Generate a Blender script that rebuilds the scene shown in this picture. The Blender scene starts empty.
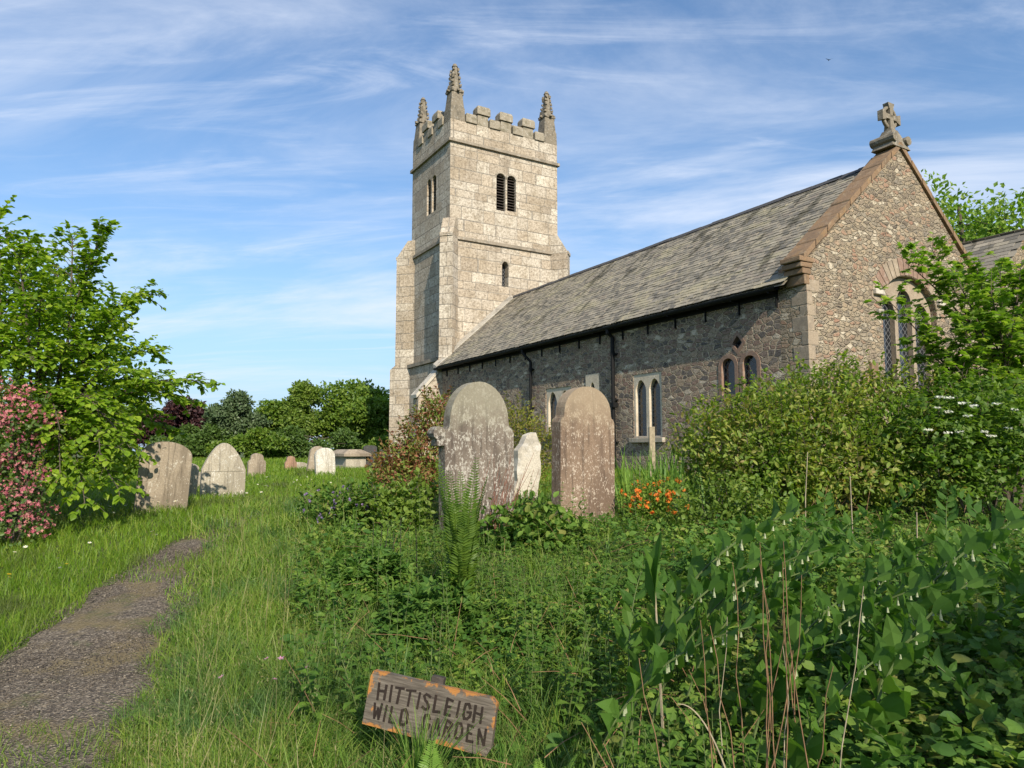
import bpy, bmesh, math, random
import numpy as np
from mathutils import Vector, Matrix
from mathutils.geometry import tessellate_polygon
R = math.radians
rng = np.random.default_rng(7)
random.seed(7)
SC = bpy.context.scene
COL = SC.collection

# ------------------------------------------------------------------ camera, sky, sun
EYE = 1.5
PITCH = math.atan(67 / 714)
cam = bpy.data.cameras.new('camera'); cam.sensor_width = 36; cam.lens = 714 / 1024 * 36
cam.clip_start = .05; cam.clip_end = 6000
co = bpy.data.objects.new('camera', cam); COL.objects.link(co)
co.location = (0, 0, EYE); co.rotation_euler = (R(90) + PITCH, 0, 0)
SC.camera = co
SUN_AZ, SUN_EL = 160, 34
w = bpy.data.worlds.new('World'); SC.world = w; w.use_nodes = True
nt = w.node_tree; nt.nodes.clear()
def wn(t, **kw):
    n = nt.nodes.new(t)
    for k, v in kw.items(): setattr(n, k, v)
    return n
sky = wn('ShaderNodeTexSky', sky_type='NISHITA', sun_disc=False, sun_elevation=R(SUN_EL), sun_rotation=R(SUN_AZ))
sky.air_density = 1.0; sky.dust_density = .6; sky.ozone_density = 3.2
tc = wn('ShaderNodeTexCoord'); sep = wn('ShaderNodeSeparateXYZ'); nt.links.new(tc.outputs['Generated'], sep.inputs[0])
def wm(op, a, b=None):
    n = wn('ShaderNodeMath', operation=op)
    for i, x in enumerate((a, b)):
        if x is None: continue
        if isinstance(x, (int, float)): n.inputs[i].default_value = x
        else: nt.links.new(x, n.inputs[i])
    return n.outputs[0]
zz = wm('ADD', wm('MAXIMUM', sep.outputs[2], 0.0), .16)
cmb = wn('ShaderNodeCombineXYZ')
nt.links.new(wm('DIVIDE', sep.outputs[0], zz), cmb.inputs[0]); nt.links.new(wm('DIVIDE', sep.outputs[1], zz), cmb.inputs[1])
def cloud(rot, sx, sy, scale, lo, hi, dist, seed):
    mp = wn('ShaderNodeMapping'); mp.inputs['Rotation'].default_value = (0, 0, R(rot)); mp.inputs['Scale'].default_value = (sx, sy, 1)
    mp.inputs['Location'].default_value = (seed, seed * .7, seed * .3)
    nt.links.new(cmb.outputs[0], mp.inputs[0])
    ns = wn('ShaderNodeTexNoise'); ns.inputs['Scale'].default_value = scale; ns.inputs['Detail'].default_value = 9
    ns.inputs['Roughness'].default_value = .62; ns.inputs['Distortion'].default_value = dist
    nt.links.new(mp.outputs[0], ns.inputs['Vector'])
    rp = wn('ShaderNodeMapRange', interpolation_type='SMOOTHSTEP'); rp.inputs[1].default_value = lo; rp.inputs[2].default_value = hi
    nt.links.new(ns.outputs[0], rp.inputs[0]); return rp.outputs[0]
c1 = cloud(58, .6, 1.4, 1.0, .43, .80, .7, 45.1)
c2 = cloud(52, .5, 2.2, 2.6, .46, .80, .9, 77.7)
c3 = cloud(0, 1, 1, .8, .30, .56, .4, 32.2)
cl = wm('MINIMUM', wm('ADD', wm('MULTIPLY', c1, .78), wm('MULTIPLY', wm('MULTIPLY', c2, c3), .45)), .85)
mx = wn('ShaderNodeMixRGB'); nt.links.new(cl, mx.inputs[0])
mx.inputs[2].default_value = (4.9, 5.3, 6.1, 1)
hz = wn('ShaderNodeMixRGB'); nt.links.new(wm('POWER', wm('SUBTRACT', 1.0, wm('MAXIMUM', sep.outputs[2], 0.0)), 4.5), hz.inputs[0]); hz.inputs[2].default_value = (2.75, 3.6, 4.8, 1)
tn = wn('ShaderNodeMixRGB', blend_type='MULTIPLY'); tn.inputs[0].default_value = 1; tn.inputs[2].default_value = (.80, .96, 1.04, 1); nt.links.new(sky.outputs[0], tn.inputs[1]); nt.links.new(tn.outputs[0], hz.inputs[1]); nt.links.new(hz.outputs[0], mx.inputs[1])
bg = wn('ShaderNodeBackground'); bg.inputs[1].default_value = .115
nt.links.new(mx.outputs[0], bg.inputs[0])
wo = wn('ShaderNodeOutputWorld'); nt.links.new(bg.outputs[0], wo.inputs[0])
sl = bpy.data.lights.new('sun', 'SUN'); sl.energy = 4.4; sl.angle = R(.53); sl.color = (1, .90, .76)
so = bpy.data.objects.new('sun', sl); COL.objects.link(so)
so.rotation_euler = (R(90 - SUN_EL), 0, R(180 - SUN_AZ) )
_d = Vector((math.sin(R(SUN_AZ)) * math.cos(R(SUN_EL)), math.cos(R(SUN_AZ)) * math.cos(R(SUN_EL)), math.sin(R(SUN_EL))))
so.rotation_euler = (-_d).to_track_quat('-Z', 'Y').to_euler()
vs = SC.view_settings; vs.view_transform = 'Standard'; vs.look = 'None'; vs.gamma = 1; vs.exposure = .64
vs.use_curve_mapping = False
try:
    SC.cycles.max_bounces = 6; SC.cycles.transparent_max_bounces = 4; SC.cycles.caustics_reflective = False; SC.cycles.caustics_refractive = False
except Exception: pass

# ------------------------------------------------------------------ terrain
_GY = np.array([-400, 3.2, 4, 5, 6, 7, 8, 9, 10, 12, 17, 24, 40, 3000.]); _GZ = np.array([0, 0, .05, .16, .30, .44, .57, .67, .72, .77, .92, .97, 1.0, 1.0])
_yy = np.linspace(-10, 60, 1401); _zz = np.interp(_yy, _GY, _GZ); _k = np.hanning(31); _k /= _k.sum()
_zz = np.convolve(np.pad(_zz, 15, mode='edge'), _k, mode='valid')
def g(x, y): return np.interp(y, _yy, _zz) + 0 * np.asarray(x)
def at(u, v, y):
    a = (u - 512) / 714; b = (384 - v) / 714; c, s = math.cos(PITCH), math.sin(PITCH)
    r = (a, c - b * s, s + b * c); t = y / r[1]
    return Vector((r[0] * t, y, EYE + r[2] * t))
def foot(u, y):
    p = at(u, 451, y); return Vector((p.x, y, float(g(p.x, y))))
PY = np.array([-6, 0, 3.4, 5.1, 6.8, 7.6, 8.4, 9.5, 11, 13.5]); PR = np.array([.6, -.75, -1.66, -2.36, -2.85, -3.02, -3.12, -3.1, -2.9, -2.3])
PL = np.array([-.9, -2.2, -2.95, -3.4, -3.55, -3.56, -3.54, -3.45, -3.2, -2.6])
def path_r(y): return np.interp(y, PY, PR)
def path_l(y): return np.interp(y, PY, PL)
def in_path(x, y, m=0): return (x < path_r(y) + m) & (x > path_l(y) - m) & (y < 13.5)
def garden_l(y): return np.interp(y, [-6, 2, 3.4, 5, 7, 9, 10.5, 12, 14], [.7, -.7, -1.08, -1.46, -2.02, -2.22, -1.95, -1.3, -.2])

# ------------------------------------------------------------------ helpers
def tag(o, label=None, cat=None, group=None, kind=None):
    for k, v in (('label', label), ('category', cat), ('group', group), ('kind', kind)):
        if v: o[k] = v
    return o
def thing(name, label, cat, loc=(0, 0, 0), rz=0, group=None):
    o = bpy.data.objects.new(name, None); COL.objects.link(o); o.location = loc; o.rotation_euler = (0, 0, rz); o.empty_display_size = .2
    return tag(o, label, cat, group)
class MB:
    def __init__(s): s.v = []; s.f = {}; s.n = 0
    def add(s, V, F, m=0):
        V = np.asarray(V, float).reshape(-1, 3)
        for fa in F:
            fa = np.asarray(fa, np.int64)
            if fa.size == 0: continue
            s.f.setdefault((fa.shape[1], m), []).append(fa + s.n)
        s.v.append(V); s.n += len(V)
    def box(s, a, b, m=0, jit=0):
        x0, y0, z0 = a; x1, y1, z1 = b
        V = np.array([(x0, y0, z0), (x1, y0, z0), (x1, y1, z0), (x0, y1, z0), (x0, y0, z1), (x1, y0, z1), (x1, y1, z1), (x0, y1, z1)], float)
        if jit: V += rng.normal(0, jit, V.shape)
        s.add(V, [[(0, 3, 2, 1), (4, 5, 6, 7), (0, 1, 5, 4), (1, 2, 6, 5), (2, 3, 7, 6), (3, 0, 4, 7)]], m)
    def frust(s, ring0, ring1, m=0):      # prism between two equal rings
        n = len(ring0); V = np.vstack([ring0, ring1])
        q = [(i, (i + 1) % n, n + (i + 1) % n, n + i) for i in range(n)]
        s.add(V, [q], m)
        if n == 4: s.add(V, [[(3, 2, 1, 0), (4, 5, 6, 7)]], m)
        else:
            s.add(np.array(ring0), [[tuple(reversed(range(n)))]], m); s.add(np.array(ring1), [[tuple(range(n))]], m)
    def tube(s, P, r, sides=6, m=0, cap=True):
        P = np.asarray(P, float); n = len(P); r = np.broadcast_to(np.asarray(r, float), (n,))
        T = np.gradient(P, axis=0); T /= np.linalg.norm(T, axis=1)[:, None] + 1e-9
        ref = np.array([0, 0, 1.]) if abs(T[0, 2]) < .8 else np.array([1., 0, 0])
        A = np.cross(T, ref); A /= np.linalg.norm(A, axis=1)[:, None] + 1e-9; B = np.cross(T, A)
        th = np.arange(sides) * 2 * math.pi / sides
        V = P[:, None] + r[:, None, None] * (np.cos(th)[None, :, None] * A[:, None] + np.sin(th)[None, :, None] * B[:, None])
        i = np.arange(n - 1)[:, None] * sides; j = np.arange(sides)[None]; k = (j + 1) % sides
        q = np.stack([i + j, i + k, i + sides + k, i + sides + j], -1).reshape(-1, 4)
        s.add(V.reshape(-1, 3), [q], m)
        if cap:
            V2 = V[[0, -1]].reshape(-1, 3); s.add(V2, [[tuple(range(sides)), tuple(range(2 * sides - 1, sides - 1, -1))]], m)
    def build(s, name, mats, parent=None, smooth=False, loc=None, bevel=0):
        me = bpy.data.meshes.new(name)
        V = np.vstack(s.v).astype(np.float32)
        me.vertices.add(len(V)); me.vertices.foreach_set('co', V.ravel())
        idx, tot, mi = [], [], []
        for (k, m), L in s.f.items():
            A = np.vstack(L); idx.append(A.ravel()); tot.append(np.full(len(A), k)); mi.append(np.full(len(A), m))
        idx = np.concatenate(idx); tot = np.concatenate(tot); mi = np.concatenate(mi)
        me.loops.add(len(idx)); me.loops.foreach_set('vertex_index', idx.astype(np.int32))
        me.polygons.add(len(tot)); me.polygons.foreach_set('loop_start', (np.cumsum(tot) - tot).astype(np.int32))
        me.polygons.foreach_set('loop_total', tot.astype(np.int32)); me.polygons.foreach_set('material_index', mi.astype(np.int32))
        me.polygons.foreach_set('use_smooth', np.full(len(tot), bool(smooth)))
        me.update(calc_edges=True); me.validate()
        for m in (mats if isinstance(mats, (list, tuple)) else [mats]): me.materials.append(m)
        o = bpy.data.objects.new(name, me); COL.objects.link(o)
        if parent: o.parent = parent
        if loc is not None: o.location = loc
        if bevel:
            b = o.modifiers.new('bevel', 'BEVEL'); b.width = bevel; b.segments = 2; b.limit_method = 'ANGLE'; b.angle_limit = R(40)
        return o
def copy_thing(root, label=None):
    r = root.copy(); COL.objects.link(r)
    if label: r['label'] = label
    for ch in list(root.children):
        c = ch.copy(); COL.objects.link(c); c.parent = r
        for gch in ch.children:
            d = gch.copy(); COL.objects.link(d); d.parent = c
    return r
def nrm(A): return A / (np.linalg.norm(A, axis=-1, keepdims=True) + 1e-9)
def frames(D, U):
    Y = nrm(D); X = nrm(np.cross(Y, U)); Z = np.cross(X, Y); return X, Y, Z
def inst(mb, T, P, D, U, S, m=0):         # T=(verts, [faces]); leaf y axis along D, face normal towards U
    tv, tf = T; tv = np.asarray(tv, float); P = np.asarray(P, float); X, Y, Z = frames(np.asarray(D, float), np.asarray(U, float))
    S = np.asarray(S, float).reshape(-1, 1, 1) if np.ndim(S) else np.full((len(P), 1, 1), S)
    V = P[:, None] + S * (tv[None, :, 0:1] * X[:, None] + tv[None, :, 1:2] * Y[:, None] + tv[None, :, 2:3] * Z[:, None])
    off = np.arange(len(P))[:, None, None] * len(tv)
    mb.add(V.reshape(-1, 3), [(np.asarray(f)[None] + off).reshape(-1, np.asarray(f).shape[1]) for f in tf], m)
def leaf4(wd=.5, droop=.1): return ([(0, 0, 0), (-wd / 2, .45, .12 * wd), (wd / 2, .45, .12 * wd), (0, 1, -droop)], [[(0, 2, 3), (0, 3, 1)]])
def leaf8(wd=.5, droop=.12, fold=.1):
    h = wd / 2
    V = [(0, 0, 0), (0, .33, .0), (0, .68, -.02), (0, 1, -droop), (h * .85, .25, fold * wd), (h, .55, fold * wd * .9), (-h * .85, .25, fold * wd), (-h, .55, fold * wd * .9), (h * .55, .8, -droop * .3), (-h * .55, .8, -droop * .3)]
    return (V, [[(0, 4, 1), (0, 1, 6), (2, 8, 3), (2, 3, 9)], [(1, 4, 5, 2), (1, 2, 7, 6)], [(2, 5, 8), (2, 9, 7)]])
def lobed(n=5, depth=.45, wd=1.0):        # palmately lobed leaf, stalk at origin
    V = [(0, .42, .03)]; m = n * 2
    V.append((0, 0, 0))
    for i in range(m + 1):
        a = R(-140) + R(280) * i / m; r = (.58 if i % 2 else .58 * (1 - depth))
        V.append((math.sin(a) * r * wd, .42 + math.cos(a) * r, -.06 * (i % 2) - .05 * abs(math.sin(a))))
    F = [(0, 1 + k, 2 + k) for k in range(0, m + 2 - 1 + 1)]
    F = [(0, 2 + k, 3 + k) for k in range(m)] + [(0, 1, 2), (0, m + 2, 1)]
    return (V, [F])
def compound(base, n=3, spread=70):
    tv, tf = base; tv = np.asarray(tv, float); V = []; F = []
    for i in range(n):
        a = R(-spread + 2 * spread * i / (n - 1)) if n > 1 else 0
        c, s = math.cos(a), math.sin(a); M = np.array([[c, s, 0], [-s, c, 0], [0, 0, 1]])
        sc = 1 if i == n // 2 else .85
        off = len(V) * len(tv)
        V.append((tv * sc + (0, .12, 0)) @ M.T)
        F += [np.asarray(f) + off for f in tf]
    return (np.vstack(V), F)
def rdir(n, zlo=-1, zhi=1):
    z = rng.uniform(zlo, zhi, n); t = rng.uniform(0, 2 * math.pi, n); r = np.sqrt(np.maximum(0, 1 - z * z)); return np.stack([r * np.cos(t), r * np.sin(t), z], 1)
def curve(a, b, n=8, sag=0., side=0.):
    a = np.asarray(a, float); b = np.asarray(b, float); t = np.linspace(0, 1, n)[:, None]
    P = a + (b - a) * t; d = b - a; L = np.linalg.norm(d)
    P[:, 2] += (4 * t * (1 - t))[:, 0] * sag * L
    s = np.array([-d[1], d[0], 0]); P += (4 * t * (1 - t)) * s * side
    return P
def vnoise(x, y, s, seed=0):              # cheap smooth 2-D noise
    r = np.random.default_rng(seed); o = 0
    for k in range(5):
        a = r.uniform(0, 6.28); f = s * r.uniform(.6, 1.8); o = o + np.sin(f * (x * math.cos(a) + y * math.sin(a)) + r.uniform(0, 6.28))
    return o / 3.2

# ------------------------------------------------------------------ materials
class NT:
    def __init__(s, name):
        s.m = bpy.data.materials.new(name); s.m.use_nodes = True; s.t = s.m.node_tree; s.t.nodes.clear()
        s.out = s.n('ShaderNodeOutputMaterial'); s.b = s.n('ShaderNodeBsdfPrincipled'); s.l(s.b.outputs[0], s.out.inputs[0])
        s.b.inputs['Roughness'].default_value = .85; s.b.inputs['Specular IOR Level'].default_value = .3
    def n(s, t, **kw):
        n = s.t.nodes.new(t)
        for k, v in kw.items(): setattr(n, k, v)
        return n
    def l(s, a, b): s.t.links.new(a, b)
    def put(s, inp, v):
        if hasattr(v, 'is_output'): s.l(v, inp)
        elif isinstance(v, (tuple, list)) and len(v) == 3 and inp.type == 'RGBA': inp.default_value = (*v, 1)
        else: inp.default_value = v
    def math(s, op, a, b=0, c=None):
        n = s.n('ShaderNodeMath', operation=op); s.put(n.inputs[0], a); s.put(n.inputs[1], b)
        if c is not None: s.put(n.inputs[2], c)
        return n.outputs[0]
    def mix(s, f, a, b, mode='MIX'):
        n = s.n('ShaderNodeMixRGB', blend_type=mode); s.put(n.inputs[0], f); s.put(n.inputs[1], a); s.put(n.inputs[2], b); return n.outputs[0]
    def noise(s, vec, scale, detail=4, rough=.55, dist=0):
        n = s.n('ShaderNodeTexNoise'); n.inputs['Scale'].default_value = scale; n.inputs['Detail'].default_value = detail
        n.inputs['Roughness'].default_value = rough; n.inputs['Distortion'].default_value = dist
        if vec is not None: s.l(vec, n.inputs['Vector'])
        return n.outputs[0]
    def step(s, v, lo, hi):
        n = s.n('ShaderNodeMapRange', interpolation_type='SMOOTHSTEP'); s.put(n.inputs[0], v); n.inputs[1].default_value = lo; n.inputs[2].default_value = hi; return n.outputs[0]
    def ramp(s, v, stops, const=False):
        n = s.n('ShaderNodeValToRGB'); e = n.color_ramp.elements
        if const: n.color_ramp.interpolation = 'CONSTANT'
        while len(e) < len(stops): e.new(.5)
        for q, (p, c) in zip(e, stops): q.position = p; q.color = (*c, 1)
        s.l(v, n.inputs[0]); return n.outputs[0]
    def mapping(s, vec, scale=(1, 1, 1), rot=(0, 0, 0), loc=(0, 0, 0)):
        n = s.n('ShaderNodeMapping'); n.inputs['Scale'].default_value = scale; n.inputs['Rotation'].default_value = rot; n.inputs['Location'].default_value = loc
        s.l(vec, n.inputs[0]); return n.outputs[0]
    def obj(s): return s.n('ShaderNodeTexCoord').outputs['Object']
    def pos(s): return s.n('ShaderNodeNewGeometry').outputs['Position']
    def island(s): return s.n('ShaderNodeNewGeometry').outputs['Random Per Island']
    def bump(s, h, strength=.5, dist=.02, prev=None):
        n = s.n('ShaderNodeBump'); n.inputs['Strength'].default_value = strength; n.inputs['Distance'].default_value = dist; s.l(h, n.inputs['Height'])
        if prev is not None: s.l(prev, n.inputs['Normal'])
        return n.outputs[0]
    def wall_uv(s):                        # metres along the wall, height
        t = s.n('ShaderNodeTexCoord'); p = s.n('ShaderNodeSeparateXYZ'); q = s.n('ShaderNodeSeparateXYZ')
        s.l(t.outputs['Object'], p.inputs[0]); s.l(t.outputs['Normal'], q.inputs[0])
        u = s.math('SUBTRACT', s.math('MULTIPLY', p.outputs[1], q.outputs[0]), s.math('MULTIPLY', p.outputs[0], q.outputs[1]))
        c = s.n('ShaderNodeCombineXYZ'); s.l(u, c.inputs[0]); s.l(p.outputs[2], c.inputs[1]); return c.outputs[0], t.outputs['Object']
    def set(s, col=None, nor=None, rough=None):
        if col is not None: s.put(s.b.inputs['Base Color'], col)
        if nor is not None: s.l(nor, s.b.inputs['Normal'])
        if rough is not None: s.put(s.b.inputs['Roughness'], rough)
        return s.m
def rubble(name, stops, mortar, sx, sy, warm=(1, 1, 1), bump=.9, wide=.10, pit_shade=.5):
    s = NT(name); uv, ob = s.wall_uv()
    wob = s.n('ShaderNodeTexNoise'); wob.inputs['Scale'].default_value = 2.3; wob.inputs['Detail'].default_value = 3; s.l(uv, wob.inputs['Vector'])
    va = s.n('ShaderNodeVectorMath', operation='MULTIPLY_ADD'); s.l(wob.outputs['Color'], va.inputs[0]); va.inputs[1].default_value = (.22, .16, 0); s.l(uv, va.inputs[2])
    mp = s.mapping(va.outputs[0], (sx, sy, 1))
    def vor(feat):
        v = s.n('ShaderNodeTexVoronoi', voronoi_dimensions='2D', feature=feat); v.inputs['Scale'].default_value = 1; v.inputs['Randomness'].default_value = .95; s.l(mp, v.inputs['Vector']); return v
    v1 = vor('F1'); v2 = vor('DISTANCE_TO_EDGE')
    sc = s.n('ShaderNodeSeparateColor'); s.l(v1.outputs['Color'], sc.inputs[0])
    col = s.ramp(sc.outputs[0], stops)
    fine = s.noise(uv, 26, 5, .65); big = s.noise(uv, .8, 4, .6)
    col = s.mix(.5, col, s.ramp(fine, [(.25, (.35, .35, .35)), (.75, (1.5, 1.45, 1.4))]), 'MULTIPLY')
    edge = s.step(s.math('ADD', v2.outputs[0], s.math('MULTIPLY', s.math('SUBTRACT', fine, .5), .22)), .02, wide)
    col = s.mix(edge, s.mix(s.math('MULTIPLY', fine, .7), mortar, tuple(c * .55 for c in mortar)), col)
    lich = s.math('MULTIPLY', s.step(s.noise(uv, 9, 6, .7), .60, .68), s.step(big, .45, .65))
    col = s.mix(s.math('MULTIPLY', lich, .6), col, (.42, .41, .36))
    col = s.mix(s.math('MULTIPLY', s.step(big, .5, .72), .35), col, (.10, .095, .08))
    pit = s.step(s.noise(s.mapping(uv, (1, 1.8, 1)), 11, 5, .72), .56, .66); col = s.mix(s.math('MULTIPLY', pit, pit_shade), col, (.05, .043, .035))  # crevice shadow painted as near-black colour into random pits
    col = s.mix(1, col, warm, 'MULTIPLY')
    h = s.math('ADD', s.math('MULTIPLY', edge, .8), s.math('ADD', s.math('MULTIPLY', fine, .35), s.math('MULTIPLY', sc.outputs[1], .5)))
    h = s.math('SUBTRACT', h, s.math('MULTIPLY', pit, .6))
    return s.set(col, s.bump(h, 1.0, .055), .9)
M = {}
M['rubble'] = rubble('dark_rubble_stone', [(0, (.075, .07, .07)), (.2, (.13, .115, .105)), (.38, (.16, .115, .095)), (.55, (.20, .18, .15)), (.7, (.23, .185, .145)), (.85, (.155, .11, .095)), (.93, (.29, .26, .22)), (1, (.38, .35, .30))], (.44, .385, .305), 4.5, 8.8, wide=.13, warm=(1.5, 1.4, 1.25), pit_shade=.4)
M['rubble_light'] = rubble('buff_rubble_stone', [(0, (.14, .12, .10)), (.2, (.25, .21, .165)), (.38, (.32, .27, .20)), (.52, (.28, .175, .13)), (.62, (.36, .31, .235)), (.8, (.20, .18, .155)), (.95, (.40, .36, .29)), (1, (.48, .44, .37))], (.46, .395, .30), 5.3, 11.0, wide=.16, warm=(1.06, 1.01, .91), pit_shade=.65)
def ashlar(name, base, bw, bh, dark=.5, bumps=.6):
    s = NT(name); uv, ob = s.wall_uv()
    wob = s.n('ShaderNodeTexNoise'); wob.inputs['Scale'].default_value = 3.1; wob.inputs['Detail'].default_value = 4; s.l(uv, wob.inputs['Vector'])
    va = s.n('ShaderNodeVectorMath', operation='MULTIPLY_ADD'); s.l(wob.outputs['Color'], va.inputs[0]); va.inputs[1].default_value = (.05, .04, 0); s.l(uv, va.inputs[2])
    sp = s.n('ShaderNodeSeparateXYZ'); s.l(va.outputs[0], sp.inputs[0])
    # uneven course heights and a different bond shift in every course
    zc = s.math('ADD', sp.outputs[1], s.math('MULTIPLY', s.math('SINE', s.math('MULTIPLY', sp.outputs[1], 2.9)), .11))
    row = s.math('FLOOR', s.math('DIVIDE', zc, bh)); wnz = s.n('ShaderNodeTexWhiteNoise', noise_dimensions='1D'); s.l(row, wnz.inputs['W'])
    xu = s.math('ADD', sp.outputs[0], s.math('MULTIPLY', wnz.outputs[0], 5.0))
    xu = s.math('ADD', xu, s.math('MULTIPLY', s.math('SINE', s.math('ADD', s.math('MULTIPLY', xu, 3.3), s.math('MULTIPLY', row, 1.7))), .17))
    c = s.n('ShaderNodeCombineXYZ'); s.l(xu, c.inputs[0]); s.l(zc, c.inputs[1])
    br = s.n('ShaderNodeTexBrick'); br.offset = 0; s.l(c.outputs[0], br.inputs['Vector']); br.inputs['Scale'].default_value = 1
    br.inputs['Brick Width'].default_value = bw; br.inputs['Row Height'].default_value = bh; br.inputs['Mortar Size'].default_value = .021; br.inputs['Mortar Smooth'].default_value = .6
    br.inputs['Color1'].default_value = (0, 0, 0, 1); br.inputs['Color2'].default_value = (1, 1, 1, 1); br.inputs['Mortar'].default_value = (.5, .5, .5, 1)
    b = base
    col = s.ramp(br.outputs['Color'], [(0, tuple(x * y for x, y in zip(b, (.74, .70, .66)))), (.3, tuple(x * y for x, y in zip(b, (.94, .89, .83)))), (.6, b), (.85, tuple(x * y for x, y in zip(b, (1.06, 1.06, 1.05)))), (1, tuple(x * y for x, y in zip(b, (1.2, 1.21, 1.2))))])
    fine = s.noise(uv, 34, 6, .72); mid = s.noise(uv, 5.5, 6, .68); big = s.noise(uv, .55, 4, .6)
    col = s.mix(.9, col, s.ramp(fine, [(.32, (.38, .35, .31)), (.48, (.95, .94, .92)), (.7, (1.4, 1.38, 1.35))]), 'MULTIPLY')
    col = s.mix(s.math('MULTIPLY', s.step(mid, .52, .66), .55), col, tuple(x * y for x, y in zip(b, (.50, .43, .35))))
    col = s.mix(s.math('MULTIPLY', s.step(s.noise(uv, 11, 5, .7), .60, .70), .6), col, (.50, .49, .45))
    col = s.mix(s.math('MULTIPLY', s.step(s.noise(uv, 1.7, 6, .7), .50, .66), .6), col, tuple(x * y for x, y in zip(b, (.52, .47, .40))))
    col = s.mix(s.math('MULTIPLY', s.step(big, .46, .66), .5), col, tuple(x * y for x, y in zip(b, (.62, .54, .43))))
    col = s.mix(s.math('MULTIPLY', br.outputs['Fac'], .9), col, tuple(x * .5 for x in b))
    rain = s.step(s.noise(s.mapping(uv, (2.6, .22, 1)), 1.0, 5, .65), .52, .68); col = s.mix(s.math('MULTIPLY', rain, .45), col, tuple(x * y for x, y in zip(b, (.42, .38, .33))))
    spk = s.noise(uv, 10, 6, .8); col = s.mix(.8, col, s.ramp(spk, [(.37, (.36, .32, .27)), (.5, (1, .98, .95)), (.66, (1.4, 1.38, 1.34))]), 'MULTIPLY')
    h = s.math('ADD', s.math('MULTIPLY', br.outputs['Fac'], -1.0), s.math('ADD', s.math('MULTIPLY', fine, .4), s.math('MULTIPLY', mid, .6)))
    return s.set(col, s.bump(h, bumps, .03), .9)
M['granite'] = ashlar('granite_ashlar', (.45, .41, .345), .86, .455)
def plain_stone(name, base, spots=(.5, .48, .42), amt=.5, dark=(.10, .09, .07), sc=1.0, streak=False, orange=0, darkamt=.5):
    s = NT(name); ob = s.obj()
    f = s.noise(ob, 40 * sc, 6, .7); m_ = s.noise(ob, 7 * sc, 5, .65); b_ = s.noise(s.mapping(ob, (1, 1, .25)) if streak else ob, 2.6 * sc, 4, .6)
    col = s.mix(.7, base, s.ramp(f, [(.3, (.55, .53, .5)), (.7, (1.35, 1.33, 1.3))]), 'MULTIPLY')
    col = s.mix(s.math('MULTIPLY', s.step(b_, .46, .66), darkamt), col, dark)
    col = s.mix(s.math('MULTIPLY', s.step(m_, .54, .64), amt), col, spots)
    if orange: col = s.mix(s.math('MULTIPLY', s.step(s.noise(ob, 4.1 * sc, 5, .7), .5, .62), orange), col, (.36, .20, .06))
    h = s.math('ADD', s.math('MULTIPLY', f, .5), m_)
    return s.set(col, s.bump(h, .5, .015), .9)
M['dressed'] = plain_stone('dressed_granite', (.36, .315, .245))
M['string'] = plain_stone('weathered_string_stone', (.27, .23, .175), amt=.3)
M['batt'] = plain_stone('mossy_battlement_stone', (.28, .245, .185), amt=.4, sc=1.3, dark=(.13, .115, .07), darkamt=.7)
M['pinn'] = plain_stone('weathered_pinnacle_stone', (.20, .172, .128), amt=.3, sc=1.5, dark=(.09, .08, .06), darkamt=.75)
M['coping'] = plain_stone('rusty_lichen_coping', (.215, .142, .085), spots=(.33, .26, .17), amt=.35, dark=(.11, .08, .052), orange=.2)
M['red'] = plain_stone('red_voussoir_stone', (.29, .15, .10), spots=(.4, .32, .26), amt=.35)
M['pale'] = plain_stone('pale_limestone', (.50, .46, .38), amt=.4, spots=(.6, .58, .53))
M['quoin'] = plain_stone('weathered_quoin_stone', (.31, .25, .18), amt=.35, spots=(.42, .36, .28), dark=(.17, .14, .11))
M['frame'] = plain_stone('sun_tinted_window_stone', (.56, .485, .37), amt=.4, spots=(.62, .56, .46), dark=(.34, .28, .20))  # lightened and warmed in colour to suggest sun grazing the jambs
M['dullred'] = plain_stone('dull_red_sandstone', (.25, .165, .12), spots=(.36, .30, .24), amt=.45, dark=(.15, .10, .075))
M['cement'] = plain_stone('cement_flashing', (.36, .335, .285), amt=.3)
def speckled(name, base, speck, thr, top, stain):
    s = NT(name); ob = s.obj(); sp = s.n('ShaderNodeSeparateXYZ'); s.l(ob, sp.inputs[0])
    f = s.noise(ob, 45, 6, .72); sm = s.noise(s.mapping(ob, (1, 1, .55)), 52, 4, .7); lo = s.noise(s.mapping(ob, (1.4, 1.4, .35)), 3.0, 4, .6); md = s.noise(ob, 9, 5, .65)
    col = s.mix(.7, base, s.ramp(f, [(.3, (.6, .57, .54)), (.7, (1.35, 1.33, 1.3))]), 'MULTIPLY')
    col = s.mix(s.math('MULTIPLY', s.step(lo, .44, .62), .7), col, stain)
    mask = s.step(s.math('ADD', sm, s.math('MULTIPLY', s.math('SUBTRACT', md, .5), .55)), thr, thr + .035)
    col = s.mix(s.math('MULTIPLY', mask, .85), col, speck)
    drip = s.step(s.noise(s.mapping(ob, (9, 9, .7)), 2.2, 4, .6), .54, .66); col = s.mix(s.math('MULTIPLY', drip, .55), col, tuple(c * .55 for c in stain))
    hgt = s.step(s.math('ADD', sp.outputs[2], s.math('MULTIPLY', s.math('SUBTRACT', md, .5), .7)), 1.0, 1.5)
    col = s.mix(s.math('MULTIPLY', hgt, .75), col, top)
    return s.set(col, s.bump(s.math('ADD', f, md), .5, .012), .92)
M['stone_grey'] = speckled('grey_lichen_headstone', (.175, .145, .115), (.42, .39, .33), .54, (.25, .23, .165), (.09, .07, .055))
M['stone_pink'] = speckled('pinkish_lichen_headstone', (.205, .145, .10), (.46, .385, .30), .565, (.30, .235, .155), (.115, .078, .055))
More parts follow.
